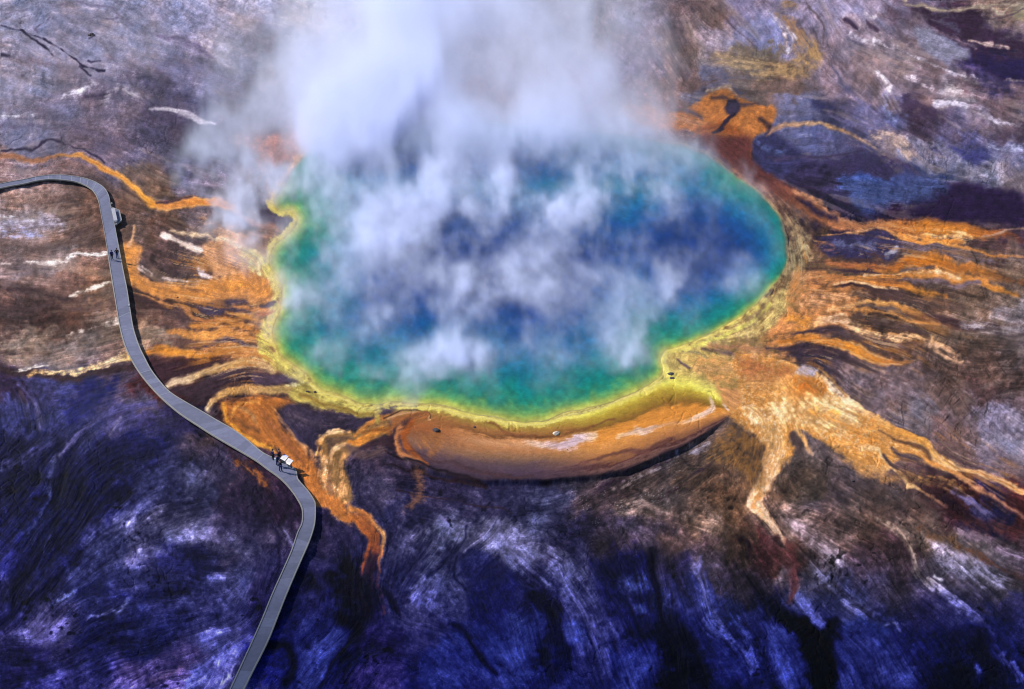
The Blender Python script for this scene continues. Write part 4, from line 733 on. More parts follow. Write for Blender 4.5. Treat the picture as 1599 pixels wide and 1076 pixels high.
    shore = sst((pd+15-6*sst((GU-1020)/60)*sst((560-GV)/30)+2*mid+3*iso)/9)*(1-m)*(.8-.6*np.maximum(east, north))
    shore = shore*sst((pd+13+2*iso)/5)
    shc = np.array([222, 205, 104], np.float32)*(1-east[..., None])+np.array([165, 150, 112], np.float32)*east[..., None]
    col = col+(shc*np.exp(.03*mid+.05*iso+.02*grain)[..., None]-col)*(shore)[..., None]
    col = col+(np.array([238, 222, 140], np.float32)-col)*(rimline*.6*(1-m)*(1-east)*(.4+.6*sst((GV-560)/40)))[..., None]
    col = col+(pc-col)*m[..., None]
    return dict(col=np.clip(col, 0, 255), pd=pd, tex=tex, mid=mid, threads=threads, iso=iso, fine=fine, broad=broad, rip=rip*ripm, mat=matm, terr=terr, thm=thm, tlow=(SV-tb))
# ---------------------------------------------------------------- clouds added out of view on the sun's side to darken the near ground
SHADE_CLOUDS = [((-10, 150), (130, 112, 30), .007), ((-10, 128), (130, 106, 30), .018)]   # ground point shaded, radii, extinction
SHADE_CLOUD_Z = 620.
def shade_cloud_centre(g):
    k = SHADE_CLOUD_Z/SUN_DIR.z; return Vector((g[0]+SUN_DIR.x*k, g[1]+SUN_DIR.y*k, SHADE_CLOUD_Z))
def shade(X, Y):
    """sunlight left at a ground point after the added clouds"""
    tau = 0
    for g, r, s in SHADE_CLOUDS:
        c = shade_cloud_centre(g); d = [SUN_DIR[i]/r[i] for i in range(3)]
        o = [(X-c.x)/r[0], (Y-c.y)/r[1], (0-c.z)/r[2]]
        A = sum(q*q for q in d); B = sum(p*q for p, q in zip(o, d)); Cc = sum(p*p for p in o)-1
        tau = tau+s*2*np.sqrt(np.maximum(B*B-A*Cc, 0))/A
    return np.exp(-tau)
SUN_L = np.array([1, .955, .89])*4.6*math.sin(SUN_EL)/math.pi*2**EXPO
SKY_L = np.array([.147, .224, .379])*2**EXPO
def lin(c):
    c = c/255.; return np.where(c <= .04045, c/12.92, ((c+.055)/1.055)**2.4)

# ---------------------------------------------------------------- ground and water sheets
C = paint_chart()
px, py = ground_xy(GU, GV)
pd, tex, mid, fine, broad = C['pd'], C['tex'], C['mid'], C['fine'], C['broad']
wetm = C['mat']; land = sst(-pd/5)
z = (.022*mid+.008*fine+.07*broad-.03*np.clip(C['rip'], -1, 2)-.02*np.clip(C['threads'], 0, 2))*land*(1-.6*wetm)-.10*C['thm']*land
z -= .3*sst((pd+3)/8)+2.5*sst((pd-10)/60)
tl = C['tlow']; lipm = sst((GU-600)/50)*sst((1150-GU)/60)
z -= lipm*.6*sst(tl/5+.1)*(1-.75*sst((tl-10)/90))
z = z.astype(np.float32)
colr = C['col']
T = shade(px, py)
ill = SUN_L[None, None]*T[..., None]+SKY_L[None, None]
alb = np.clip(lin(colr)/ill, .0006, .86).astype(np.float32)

def sheet(name, X, Y, Z, cols, keep, material, attrs={}):
    nv, nu = X.shape
    idx = np.arange(nv*nu).reshape(nv, nu)
    q = np.stack([idx[1:, :-1], idx[1:, 1:], idx[:-1, 1:], idx[:-1, :-1]], -1)
    if keep is not None: q = q[keep[:-1, :-1] | keep[1:, 1:]]
    q = q.reshape(-1, 4); used = np.unique(q); re = np.zeros(nv*nu, np.int64); re[used] = np.arange(len(used)); q = re[q]
    co = np.stack([X, Y, Z], -1).reshape(-1, 3)[used].astype(np.float32)
    me = bpy.data.meshes.new(name); me.vertices.add(len(co)); me.vertices.foreach_set('co', co.ravel())
    me.loops.add(q.size); me.loops.foreach_set('vertex_index', q.ravel().astype(np.int32))
    me.polygons.add(len(q)); me.polygons.foreach_set('loop_start', np.arange(0, q.size, 4, dtype=np.int32))
    me.polygons.foreach_set('use_smooth', np.ones(len(q), bool)); me.update()
    a = me.attributes.new('tint', 'FLOAT_COLOR', 'POINT'); c4 = np.ones((len(co), 4), np.float32); c4[:, :3] = cols.reshape(-1, 3)[used]; a.data.foreach_set('color', c4.ravel())
    for k, val in attrs.items():
        a = me.attributes.new(k, 'FLOAT', 'POINT'); a.data.foreach_set('value', val.reshape(-1)[used].astype(np.float32))
    me.materials.append(material); o = bpy.data.objects.new(name, me); COL.objects.link(o); tag(o, kind='structure'); return o

def ground_mat():
    m = bpy.data.materials.new("sinter_and_mats"); m.use_nodes = True; nt = m.node_tree; b = nt.nodes['Principled BSDF']; N = nt.nodes.new; L = nt.links.new
    at = N('ShaderNodeAttribute'); at.attribute_name = 'tint'; wa = N('ShaderNodeAttribute'); wa.attribute_name = 'wet'
    tc = N('ShaderNodeTexCoord')
    n1 = N('ShaderNodeTexNoise'); n1.inputs['Scale'].default_value = 1.6; n1.inputs['Detail'].default_value = 6; n1.inputs['Roughness'].default_value = .7
    n2 = N('ShaderNodeTexNoise'); n2.inputs['Scale'].default_value = 5.5; n2.inputs['Detail'].default_value = 3
    L(tc.outputs['Object'], n1.inputs['Vector']); L(tc.outputs['Object'], n2.inputs['Vector'])
    r1 = N('ShaderNodeMapRange'); r1.inputs[1].default_value = .3; r1.inputs[2].default_value = .7; r1.inputs[3].default_value = .84; r1.inputs[4].default_value = 1.16; L(n1.outputs[0], r1.inputs[0])
    r2 = N('ShaderNodeMapRange'); r2.inputs[1].default_value = .3; r2.inputs[2].default_value = .7; r2.inputs[3].default_value = .88; r2.inputs[4].default_value = 1.12; L(n2.outputs[0], r2.inputs[0])
    mu = N('ShaderNodeMath'); mu.operation = 'MULTIPLY'; L(r1.outputs[0], mu.inputs[0]); L(r2.outputs[0], mu.inputs[1])
    wd = N('ShaderNodeAttribute'); wd.attribute_name = 'wild'; n3_ = N('ShaderNodeTexNoise'); n3_.inputs['Scale'].default_value = .06; n3_.inputs['Detail'].default_value = 9; n3_.inputs['Roughness'].default_value = .65; n3_.inputs['Distortion'].default_value = 1.5
    L(tc.outputs['Object'], n3_.inputs['Vector']); r3 = N('ShaderNodeMapRange'); r3.inputs[1].default_value = .3; r3.inputs[2].default_value = .7; r3.inputs[3].default_value = .35; r3.inputs[4].default_value = 1.7; L(n3_.outputs[0], r3.inputs[0])
    mw = N('ShaderNodeMix'); mw.data_type = 'FLOAT'; mw.inputs[2].default_value = 1; L(wd.outputs['Fac'], mw.inputs[0]); L(r3.outputs[0], mw.inputs[3]); mu2 = N('ShaderNodeMath'); mu2.operation = 'MULTIPLY'; L(mu.outputs[0], mu2.inputs[0]); L(mw.outputs[0], mu2.inputs[1]); mu = mu2
    sc = N('ShaderNodeVectorMath'); sc.operation = 'SCALE'; L(at.outputs['Color'], sc.inputs[0]); L(mu.outputs[0], sc.inputs['Scale']); L(sc.outputs[0], b.inputs['Base Color'])
    rr = N('ShaderNodeMapRange'); rr.inputs[3].default_value = .75; rr.inputs[4].default_value = .5; L(wa.outputs['Fac'], rr.inputs[0]); L(rr.outputs[0], b.inputs['Roughness'])
    b.inputs['Specular IOR Level'].default_value = .05
    bp = N('ShaderNodeBump'); bp.inputs['Strength'].default_value = .5; bp.inputs['Distance'].default_value = .12; L(n1.outputs[0], bp.inputs['Height']); L(bp.outputs[0], b.inputs['Normal'])
    return m
def water_mat():
    m = bpy.data.materials.new("hot_spring_water"); m.use_nodes = True; nt = m.node_tree; b = nt.nodes['Principled BSDF']; N = nt.nodes.new; L = nt.links.new
    at = N('ShaderNodeAttribute'); at.attribute_name = 'tint'; L(at.outputs['Color'], b.inputs['Base Color'])
    b.inputs['Roughness'].default_value = .22; b.inputs['IOR'].default_value = 1.33; b.inputs['Specular IOR Level'].default_value = .3
    tc = N('ShaderNodeTexCoord'); n = N('ShaderNodeTexNoise'); n.inputs['Scale'].default_value = 3.; n.inputs['Detail'].default_value = 4; L(tc.outputs['Object'], n.inputs['Vector'])
    bp = N('ShaderNodeBump'); bp.inputs['Strength'].default_value = .2; bp.inputs['Distance'].default_value = .04; L(n.outputs[0], bp.inputs['Height']); L(bp.outputs[0], b.inputs['Normal'])
    return m
# the land sheet runs on past the surveyed part to the horizon
def widen(A, B, Zz, cl, wt, fr):
    mL, mR = cl[:, :60].mean((0, 1)), cl[:, -60:].mean((0, 1)); mT, mB = cl[:60].mean((0, 1)), cl[-60:].mean((0, 1))
    for d in (3, 25, 120, 900, 6000):
        A = np.hstack([A[:, :1]-d, A, A[:, -1:]+d]); B = np.hstack([B[:, :1], B, B[:, -1:]]); Zz = np.pad(Zz, ((0, 0), (1, 1)), mode='edge')
        cl = np.pad(cl, ((0, 0), (1, 1), (0, 0)), mode='edge'); cl[:, 0] = .5*mL+.5*mT if d > 3 else mL; cl[:, -1] = .5*mR+.5*mT if d > 3 else mR
        wt = np.pad(wt, ((0, 0), (1, 1)), mode='edge'); fr = np.pad(fr, ((0, 0), (1, 1)), constant_values=1)
    for d in (4, 30, 120, 900, 6000):
        A = np.vstack([A[:1], A, A[-1:]]); B = np.vstack([B[:1]+d, B, B[-1:]-d]); Zz = np.pad(Zz, ((1, 1), (0, 0)), mode='edge')
        cl = np.pad(cl, ((1, 1), (0, 0), (0, 0)), mode='edge'); cl[0] = mT; cl[-1] = mB; wt = np.pad(wt, ((1, 1), (0, 0)), mode='edge'); fr = np.pad(fr, ((1, 1), (0, 0)), constant_values=1)
    return A, B, Zz, cl, wt, fr
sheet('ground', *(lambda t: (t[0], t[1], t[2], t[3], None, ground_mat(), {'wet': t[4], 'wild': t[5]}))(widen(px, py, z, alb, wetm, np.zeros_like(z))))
sheet('water', px, py, np.full_like(px, -.05), alb, pd > -4, water_mat())

# ---------------------------------------------------------------- steam
STEAM = """640,40,5 640,100,5 650,160,5 560,180,4.5 600,220,4 480,130,2 430,190,1.5 385,200,1.2 350,250,1.1 380,290,1.2 370,330,.8 370,385,.35 430,300,1.2 440,340,.8 410,250,1.6 405,300,1.1 385,330,.9 395,360,.5 400,330,.3 330,230,.7 320,290,.4 300,330,.05 360,160,.4
 700,60,3.2 760,20,2.2 800,100,2. 880,60,1.5 900,130,1.7 950,200,1.4 1000,180,.9 850,200,2. 960,80,.6 1000,110,.45 1030,60,.2 980,30,.35 1040,150,.25 550,40,2 500,30,.8 440,20,.15 460,70,.7 400,90,.4 370,120,.5 520,90,2.2 350,60,.15
 720,200,1.6 750,170,1.1 800,150,1.3 700,150,1.6 740,120,1.6 560,300,3 600,330,3 520,330,2 480,300,1.7 450,290,.8 460,330,.5 500,250,2 430,250,1. 620,400,1.9 560,440,1.8 680,450,1.9 700,380,1.2 760,350,1.4 850,370,2.4 820,420,1.9
 900,430,1.9 920,360,2.1 930,310,1.6 870,480,1.6 700,520,1.9 690,570,1. 840,500,1.4 1040,400,1.1 1030,440,1.4 960,470,1.4 1000,490,.9 1100,450,.7 1150,400,.5 1050,300,.6 1120,300,.6 1080,260,.6 1150,290,.35 1190,330,.3 1200,380,.25 1170,430,.3
 780,470,1. 520,500,.8 480,450,.8 450,500,.4 540,560,.55 600,570,.6 860,560,.9 850,590,.5 960,550,.7 920,500,.9 470,560,.2 650,290,2 740,280,1.4 800,280,.8 1000,250,.9 1030,220,.8 1090,220,.15 640,225,.6 650,262,.5 600,260,1.6 540,250,1.8
 720,350,.35 725,400,.45 750,440,.5 620,500,.3 655,520,.28 780,520,.25 790,540,.22 850,300,.25 820,310,.3 985,300,.25 1000,350,.28 995,400,.3 1080,340,.28 1130,365,.2 1110,390,.32 900,520,.25 1020,530,.3 950,290,.25 900,270,.6 880,300,.7
 740,590,.35 700,610,.15 780,600,.25 820,640,.05 900,600,.2 960,600,.08 1010,570,.15 1060,520,.35 1100,500,.25 1140,520,.3 1160,490,.3 640,600,.25 580,600,.12 520,590,.06 440,540,.15 430,470,.25 430,400,.3 440,360,.4 410,350,.2 400,450,.12 470,400,.4
 500,380,.9 520,420,1.2 640,350,1.6 660,340,1.8 250,300,0 280,200,.02 250,400,0 330,450,0 380,520,.03 360,450,.04 400,600,0 450,650,0 550,660,0 700,660,0 850,680,0 1000,640,0 1080,600,.03 1150,570,.05 1230,500,.12 1240,440,.15 1250,380,.06 1250,320,.02
 1200,270,.05 1150,230,.03 1120,150,0 1080,80,0 1080,0,0 1150,300,.3 250,100,0 280,30,0 300,120,.05 200,200,0 1230,560,0 600,0,4.5 700,0,3 800,0,1.4 900,0,.8 970,0,.3 500,0,.6 400,0,.05 960,400,.6 970,330,.3 1060,460,.5 800,560,.25 740,540,.5 710,470,1.6 640,460,1.3 590,480,.8 600,520,.35 560,520,.6 660,490,.7
 830,270,.3 760,250,1. 690,240,1.2 1140,340,.2 1100,320,.3 1100,420,.35 400,390,.3 345,340,.25 345,380,.1"""
STEAM = [tuple(float(x) for x in t.split(',')) for t in STEAM.split()]
STEAM += [(600, -80, 4.5), (800, -80, 1.2), (1000, -80, .1), (400, -80, .05), (200, -80, 0), (1200, -80, 0), (500, -80, .6), (700, -80, 3)]
def build_steam():
    Z0 = 1.2
    VX, VY, VZ = .36, .46, .30
    x0, x1 = -66., 46.; y0, y1 = ground_xy(800, 668)[1], ground_xy(800, -60)[1]; zt = 16.
    nx, ny, nz = int((x1-x0)/VX), int((y1-y0)/VY), int(zt/VZ)
    xs = x0+(np.arange(nx)+.5)*(x1-x0)/nx; ys = y0+(np.arange(ny)+.5)*(y1-y0)/ny; zs = .1+(np.arange(nz)+.5)*(zt-.1)/nz
    X2, Y2 = np.meshgrid(xs, ys)                        # ny, nx
    U, V = survey_uv(X2, Y2, Z0)
    U = U.astype(np.float32); V = V.astype(np.float32)
    Uw = U+fbm(U, V, 46, 5, 301, .62)*11; Vw = V+fbm(U, V, 46, 5, 311, .62)*11+22*sst((300-V)/200)
    tau = interp([(a, b, math.sqrt(t)) for a, b, t in STEAM], Uw, Vw, 2.8, 40.)[..., 0]**2
    tau = np.clip(tau-.07, 0, 9)
    tau = tau*(1+.45*sst((760-U)/90)*sst((V-250)/50)*sst((480-V)/60))
    tau = tau+.16*sst((V-250)/60)*sst((600-V)/90)*sst((U-470)/60)*sst((1080-U)/150)
    tau = tau*(1-.45*sst((V-210)/70)*(1-.8*sst((500-U)/60)))
    tau = tau*(.84+.26*np.exp(-((U-(640-.1*V))/95)**2)+.1*sst((V-200)/60))*(1+2.0*np.exp(-((V-200)/50)**2)*sst((U-430)/60)*sst((1130-U)/340))
    far = sst((300-V)/260)                              # steam banks up downwind
    thick = 1.3+6.*far+1.0*sst(tau/2)                  # height of the bank
    def n3(sc, oct, seed, sx=1, sy=1, sz=1):
        """fractal noise in space; sheared so that puffs lean with the wind"""
        out = np.zeros((nz, ny, nx), np.float32); amp = 1.; tot = 0
        rr = np.random.RandomState(seed)
        for k in range(oct):
            g = rr.rand(40, 64, 64).astype(np.float32)*2-1; s = sc/2**k
            for iz in range(nz):
                lean = zs[iz]
                zc = zs[iz]/(s*sz)+k*3.7; z_i = int(zc) % 39; fz = zc-int(zc); fz = fz*fz*(3-2*fz)
                G2 = g[z_i]*(1-fz)+g[z_i+1]*fz
                xx = (X2+lean*.25)/(s*sx)+k*7.3; yy = (Y2-lean*.5)/(s*sy)+k*1.9
                xi = np.floor(xx).astype(np.int32); yi = np.floor(yy).astype(np.int32); fx = (xx-xi).astype(np.float32); fy = (yy-yi).astype(np.float32)
                fx = fx*fx*(3-2*fx); fy = fy*fy*(3-2*fy); xi %= 64; yi %= 64; xj = (xi+1) % 64; yj = (yi+1) % 64
                out[iz] += amp*((G2[yi, xi]*(1-fx)+G2[yi, xj]*fx)*(1-fy)+(G2[yj, xi]*(1-fx)+G2[yj, xj]*fx)*fy)
            tot += amp*amp; amp *= .68
        return out/math.sqrt(tot)*1.9
    nA = n3(6.4, 5, 404, 1., 2.0, 1.1)
    nB = n3(8., 4, 431, 1., 2.0, 1.1)
    dens = np.zeros((nz, ny, nx), np.float32); fm = sst((290-V)/130)
    path = thick*2.0
    soft = sst((tau-.0)/.10)
    for iz in range(nz):
        h = zs[iz]/thick
        prof = np.exp(-(h/.95)**2)
        calm = np.clip(1-.12*tau, .45, 1)               # the thickest bank is smoother
        nM = nA[iz]*(1-.75*fm)+nB[iz]*.8*fm
        mod = np.exp((1.25-.5*fm)*calm*nM)*.86
        d = tau/path*prof*mod
        d *= sst((nM+.85+1.15*np.sqrt(tau))/1.2)
        dens[iz] = d*soft
    edge = np.minimum.reduce([(X2-x0)/6, (x1-X2)/6, (Y2-y0)/5]); dens *= sst(edge)[None]
    print('steam grid', dens.shape, dens.max())
    n = dens.size; me = bpy.data.meshes.new('steam'); me.vertices.add(n)
    co = np.zeros((nz, ny, nx, 3), np.float32); co[..., 0] = X2; co[..., 1] = Y2; co[..., 2] = zs[:, None, None]
    me.vertices.foreach_set('co', co.ravel()); a = me.attributes.new('dens', 'FLOAT', 'POINT'); a.data.foreach_set('value', dens.ravel())
    o = bpy.data.objects.new('steam', me); COL.objects.link(o)
    tag(o, 'white and bluish steam billowing off the hot pool and drifting away', 'steam', kind='stuff')
    m = bpy.data.materials.new('steam'); m.use_nodes = True; nt = m.node_tree; nt.nodes.clear()
    out = nt.nodes.new('ShaderNodeOutputMaterial'); pv = nt.nodes.new('ShaderNodeVolumePrincipled')
    pv.inputs['Color'].default_value = (.83, .865, 1, 1); pv.inputs['Density'].default_value = 1.0; pv.inputs['Anisotropy'].default_value = .35
    nt.links.new(pv.outputs[0], out.inputs['Volume'])
    ng = bpy.data.node_groups.new('steam', 'GeometryNodeTree'); ng.interface.new_socket('Geometry', in_out='INPUT', socket_type='NodeSocketGeometry'); ng.interface.new_socket('Geometry', in_out='OUTPUT', socket_type='NodeSocketGeometry')
    N = ng.nodes.new; L = ng.links.new
    gi = N('NodeGroupInput'); go = N('NodeGroupOutput'); pos = N('GeometryNodeInputPosition'); sep = N('ShaderNodeSeparateXYZ'); L(pos.outputs[0], sep.inputs[0])
    def cell(sock, lo, hi, n):
        a = N('ShaderNodeMapRange'); a.clamp = True; L(sock, a.inputs[0]); a.inputs[1].default_value = lo; a.inputs[2].default_value = hi; a.inputs[3].default_value = 0; a.inputs[4].default_value = n-.001
        f = N('ShaderNodeMath'); f.operation = 'FLOOR'; L(a.outputs[0], f.inputs[0]); return f.outputs[0]
    def tointeger(s):
        f = N('FunctionNodeFloatToInt'); L(s, f.inputs[0]); return f.outputs[0]
    ci = [tointeger(s) for s in (cell(sep.outputs[0], x0, x1, nx), cell(sep.outputs[1], y0, y1, ny), cell(sep.outputs[2], .1, zt, nz))]
    def im(op, a, b):
        q = N('FunctionNodeIntegerMath'); q.operation = op
        for k, s in enumerate((a, b)):
            if isinstance(s, int): q.inputs[k].default_value = s
            else: L(s, q.inputs[k])
        return q.outputs[0]
    idx = im('ADD', im('MULTIPLY', im('ADD', im('MULTIPLY', ci[2], ny), ci[1]), nx), ci[0])
    na = N('GeometryNodeInputNamedAttribute'); na.data_type = 'FLOAT'; na.inputs['Name'].default_value = 'dens'
    si = N('GeometryNodeSampleIndex'); si.data_type = 'FLOAT'; si.domain = 'POINT'
    L(gi.outputs[0], si.inputs['Geometry']); L(na.outputs[0], si.inputs['Value']); L(idx, si.inputs['Index'])
    vc = N('GeometryNodeVolumeCube'); L(si.outputs[0], vc.inputs['Density'])
    vc.inputs['Min'].default_value = (x0, y0, .1); vc.inputs['Max'].default_value = (x1, y1, zt)
    vc.inputs['Resolution X'].default_value = nx; vc.inputs['Resolution Y'].default_value = ny; vc.inputs['Resolution Z'].default_value = nz
    sm = N('GeometryNodeSetMaterial'); sm.inputs['Material'].default_value = m; L(vc.outputs[0], sm.inputs[0]); L(sm.outputs[0], go.inputs[0])
    me.materials.append(m)
    md = o.modifiers.new('steam', 'NODES'); md.node_group = ng
build_steam()

# the added clouds, out of view, that cast shade on the near ground
def build_shade_cloud(g, r, s, label):
    bm = bmesh.new(); bmesh.ops.create_icosphere(bm, subdivisions=5, radius=1)
    for v in bm.verts:
        p = v.co; q = .015*math.sin(9*p.x+3*p.y)+.012*math.sin(11*p.y-5*p.z+1)+.008*math.sin(17*p.x-13*p.y+2)
        v.co = Vector((p.x*r[0], p.y*r[1], p.z*r[2]))*(1+q)
    me = bpy.data.meshes.new('shade_cloud'); bm.to_mesh(me); bm.free()
    for f in me.polygons: f.use_smooth = True
    m = bpy.data.materials.new('shade_cloud'); m.use_nodes = True; nt = m.node_tree; nt.nodes.clear()
    out = nt.nodes.new('ShaderNodeOutputMaterial'); pv = nt.nodes.new('ShaderNodeVolumePrincipled'); pv.inputs['Color'].default_value = (.97, .97, .97, 1)
    pv.inputs['Density'].default_value = s; pv.inputs['Anisotropy'].default_value = .3; nt.links.new(pv.outputs[0], out.inputs['Volume'])
    me.materials.append(m); o = bpy.data.objects.new('shade_cloud', me); COL.objects.link(o); o.location = shade_cloud_centre(g); tag(o, label, 'shade_cloud', kind='structure')
for (g, r, s), lb in zip(SHADE_CLOUDS, ('unseen flat volume added to shade the near ground', 'second unseen volume, overlapping the first to soften its added shade')): build_shade_cloud(g, r, s, lb)
# ---------------------------------------------------------------- boardwalk
DECK = .62
WALK_L = [(-190,339),(-110,320),(0,294),(37,287),(56,282.5),(76,280),(94,280.7),(112,282.8),(125,286),(135.5,290.7),(144.3,297),(150,305),(153.7,314),(156.2,325.2),(158,336),(164.4,370.4),(172,420.5),(178.2,458),(184.4,496),(188.2,516),(195.5,541),(206,563),(218.3,582.7),(232,600),(248.4,617.8),(265,633),(283.6,648),(308,664),(333.7,680.5),(368,700.5),(400,719.4),(417,732),(432.6,743),(445,754),(455.2,765.8),(463,777),(471.5,794),(471.4,816),(464.5,832),(455,860),(441,892),(424,930),(409.2,966.6),(391.6,1006),(360.4,1073.8),(308,1186),(282,1244)]
WALK_R = [(-190,330),(-110,312),(0,287),(36,280.4),(56,276),(75,273.6),(94,273),(112,274.8),(126,277),(138,280),(150.5,285),(161.9,292.6),(168,301.4),(171,310),(172.6,320),(179.4,352.8),(192,420.5),(198.2,450.7),(203.8,487),(208.3,513),(217,540),(226,559),(236,577.6),(250,596),(266,612.8),(290,628),(316.2,643),(340,657),(363.9,670.5),(385,686),(412,708),(437,719),(461,733),(465,748),(480.3,765.8),(490.3,781),(492.6,791),(491.5,817),(484.7,841),(476.8,860),(464,889),(446.5,930),(432,967),(416,1006),(381,1076),(331,1186),(306,1244)]
def world_pts(ps, z): return [Vector((*[float(q) for q in ground_xy(u, v, z)], z)) for u, v in ps]
def densify(ps, k=3):
    return [tuple(q) for q in smooth_pts(ps, k)]
WL = world_pts(densify(WALK_L), DECK); WR = world_pts(densify(WALK_R), DECK)
m_deck = mat('deck_boards', (.125, .128, .19), .7, .2, .12, 1.5, .2)
m_fascia = mat('deck_edge', (.22, .21, .20), .7, .2, .15, 3.)
m_under = mat('deck_post', (.10, .09, .085), .8, .1, .2, 4.)
m_joint = mat('deck_joint', (.19, .195, .25), .7, .2)
walk = empty('boardwalk', tuple(((WL[60]+WR[60])/2).xy)+(0,)); tag(walk, 'long grey boardwalk curving past the spring, raised on short posts', 'boardwalk')
def local(ps, root): return [p-root.location for p in ps]
def strip(name, A, B, z0, z1, m, parent):
    """a closed ribbon between two edge lines, from height z0 up to z1"""
    v = []; f = []
    for a, b in zip(A, B):
        v += [(a.x, a.y, z1), (b.x, b.y, z1), (b.x, b.y, z0), (a.x, a.y, z0)]
    for i in range(len(A)-1):
        n = 4*i
        for j in range(4): k = (j+1) % 4; f.append((n+j, n+4+j, n+4+k, n+k))
    f += [(0, 1, 2, 3), tuple(len(v)-1-i for i in range(4))]
    return mesh_obj(name, v, f, m, parent)
def inset(A, B, d): return [a+(b-a).normalized()*d for a, b in zip(A, B)]
lo = [p-walk.location for p in WL]; ro = [p-walk.location for p in WR]
def tone(o, seed):
    r = np.random.RandomState(seed); n = len(o.data.polygons); a = o.data.attributes.new('tone', 'FLOAT', 'FACE')
    b_ = np.repeat(r.uniform(.80, 1.16, n//4+2), 4)[:n]; a.data.foreach_set('value', b_.astype(np.float32))
nt = m_deck.node_tree; ta = nt.nodes.new('ShaderNodeAttribute'); ta.attribute_name = 'tone'; sv = nt.nodes.new('ShaderNodeVectorMath'); sv.operation = 'SCALE'
bs = nt.nodes['Principled BSDF'].inputs['Base Color']; nt.links.new(bs.links[0].from_socket, sv.inputs[0]); nt.links.new(ta.outputs['Fac'], sv.inputs['Scale']); nt.links.new(sv.outputs[0], bs)
tone(strip('deck', lo, ro, DECK-.10, DECK, m_deck, walk), 3)
strip('edge_board', inset(lo, ro, -.05), inset(lo, ro, .10), DECK-.14, DECK+.07, m_fascia, walk)
strip('edge_board', inset(ro, lo, .10), inset(ro, lo, -.05), DECK-.14, DECK+.07, m_fascia, walk)
strip('beam', inset(lo, ro, .25), inset(lo, ro, .42), DECK-.34, DECK-.102, m_under, walk)
strip('beam', inset(ro, lo, .42), inset(ro, lo, .25), DECK-.34, DECK-.102, m_under, walk)
posts = []
run = 0
for i in range(1, len(lo)):
    run += (lo[i]-lo[i-1]).length
    if run > 4.2:
        run = 0
        for p, q in ((lo[i], ro[i]), (ro[i], lo[i])):
            c = p+(q-p).normalized()*.335; b = MB(); b.box((c.x, c.y, -.08), (.16, .16, .72)); posts.append(b.build('post', m_under, walk))
for i in (12, 15, 18, 21, 24, 27, 30, 33, 54, 57, 66, 72, 90, 126):
    if i < len(lo)-1:
        a, b2 = lo[i]+(ro[i]-lo[i])*.06, ro[i]+(lo[i]-ro[i])*.06; dr = (b2-a); c = (a+b2)/2
        jb = MB(); jb.box((c.x, c.y, DECK+.008), (dr.length, .16, .012), math.atan2(dr.y, dr.x)); jb.build('joint_board', m_joint, walk)
# bench bay on the spring side
bay = [(173.2,323.5),(186.4,328.5),(190,344),(180.4,351.5)]
bp = [p-walk.location for p in world_pts(bay, DECK)]
n = len(bp); v = [(p.x, p.y, DECK-.003) for p in bp]+[(p.x, p.y, DECK-.14) for p in bp]
tone(mesh_obj('bay_deck', v, [(3, 2, 1, 0), (4, 5, 6, 7)]+[(i, (i+1) % 4, 4+(i+1) % 4, 4+i) for i in range(4)], m_deck, walk), 5)
for i in range(3):
    a, b2 = bp[i], bp[i+1]; c = (a+b2)/2; d = b2-a; b = MB(); b.box((c.x, c.y, DECK-.02), (d.length, .12, .22), math.atan2(d.y, d.x)); b.build('edge_board', m_fascia, walk)
for p in (bp[1], bp[2]): b = MB(); q = p*.97+(bp[0]+bp[3])*.015; b.box((q.x, q.y, -.05), (.16, .16, .84)); b.build('post', m_under, walk)

# bench
m_bench = mat('bench_wood', (.34, .33, .37), .6, .3, .08, 6.); m_leg = mat('bench_leg', (.30, .32, .36), .6, .3)
p0, p1 = world_pts([(176.6, 325.5), (180.8, 344.5)], DECK+.45); c = (p0+p1)/2; d = p1-p0; L_ = d.length; rz = math.atan2(d.y, d.x)
bench = empty('bench', (c.x, c.y, DECK), rz); tag(bench, 'long pale bench in a bay on the spring side of the boardwalk', 'bench')
b = MB()
for k in range(4): b.box((0, -.21+.14*k, .45), (L_, .125, .05))
b.build('seat', m_bench, bench)
for k in range(4):
    b = MB(); x = -L_/2+.35+k*(L_-.7)/3; b.box((x, -.2, .21), (.1, .1, .42)); b.box((x, .2, .21), (.1, .1, .42)); b.box((x, 0, .07), (.08, .3, .06)); b.build('leg', m_leg, bench)
b = MB(); b.box((0, 0, .395), (L_-.4, .08, .06)); b.build('rail', m_leg, bench)

# two small white stakes at the walk's edge
m_white = mat('white_paint', (.5, .5, .5), .5, .3)
for (u, v_), lb in (((174.2, 317.2), 'short white stake at the boardwalk edge just before the bench'), ((201.4, 476.5), 'short white stake at the boardwalk edge below the two walkers')):
    x, y = [float(q) for q in ground_xy(u, v_, .85)]
    t = empty('marker_stake', (x, y, 0)); tag(t, lb, 'stake', 'white stakes along the boardwalk')
    b = MB(); b.box((0, 0, .30), (.10, .10, .86)); b.build('stake', m_leg, t)
    b = MB(); b.box((0, 0, .80), (.24, .20, .17)); b.build('cap', m_white, t)

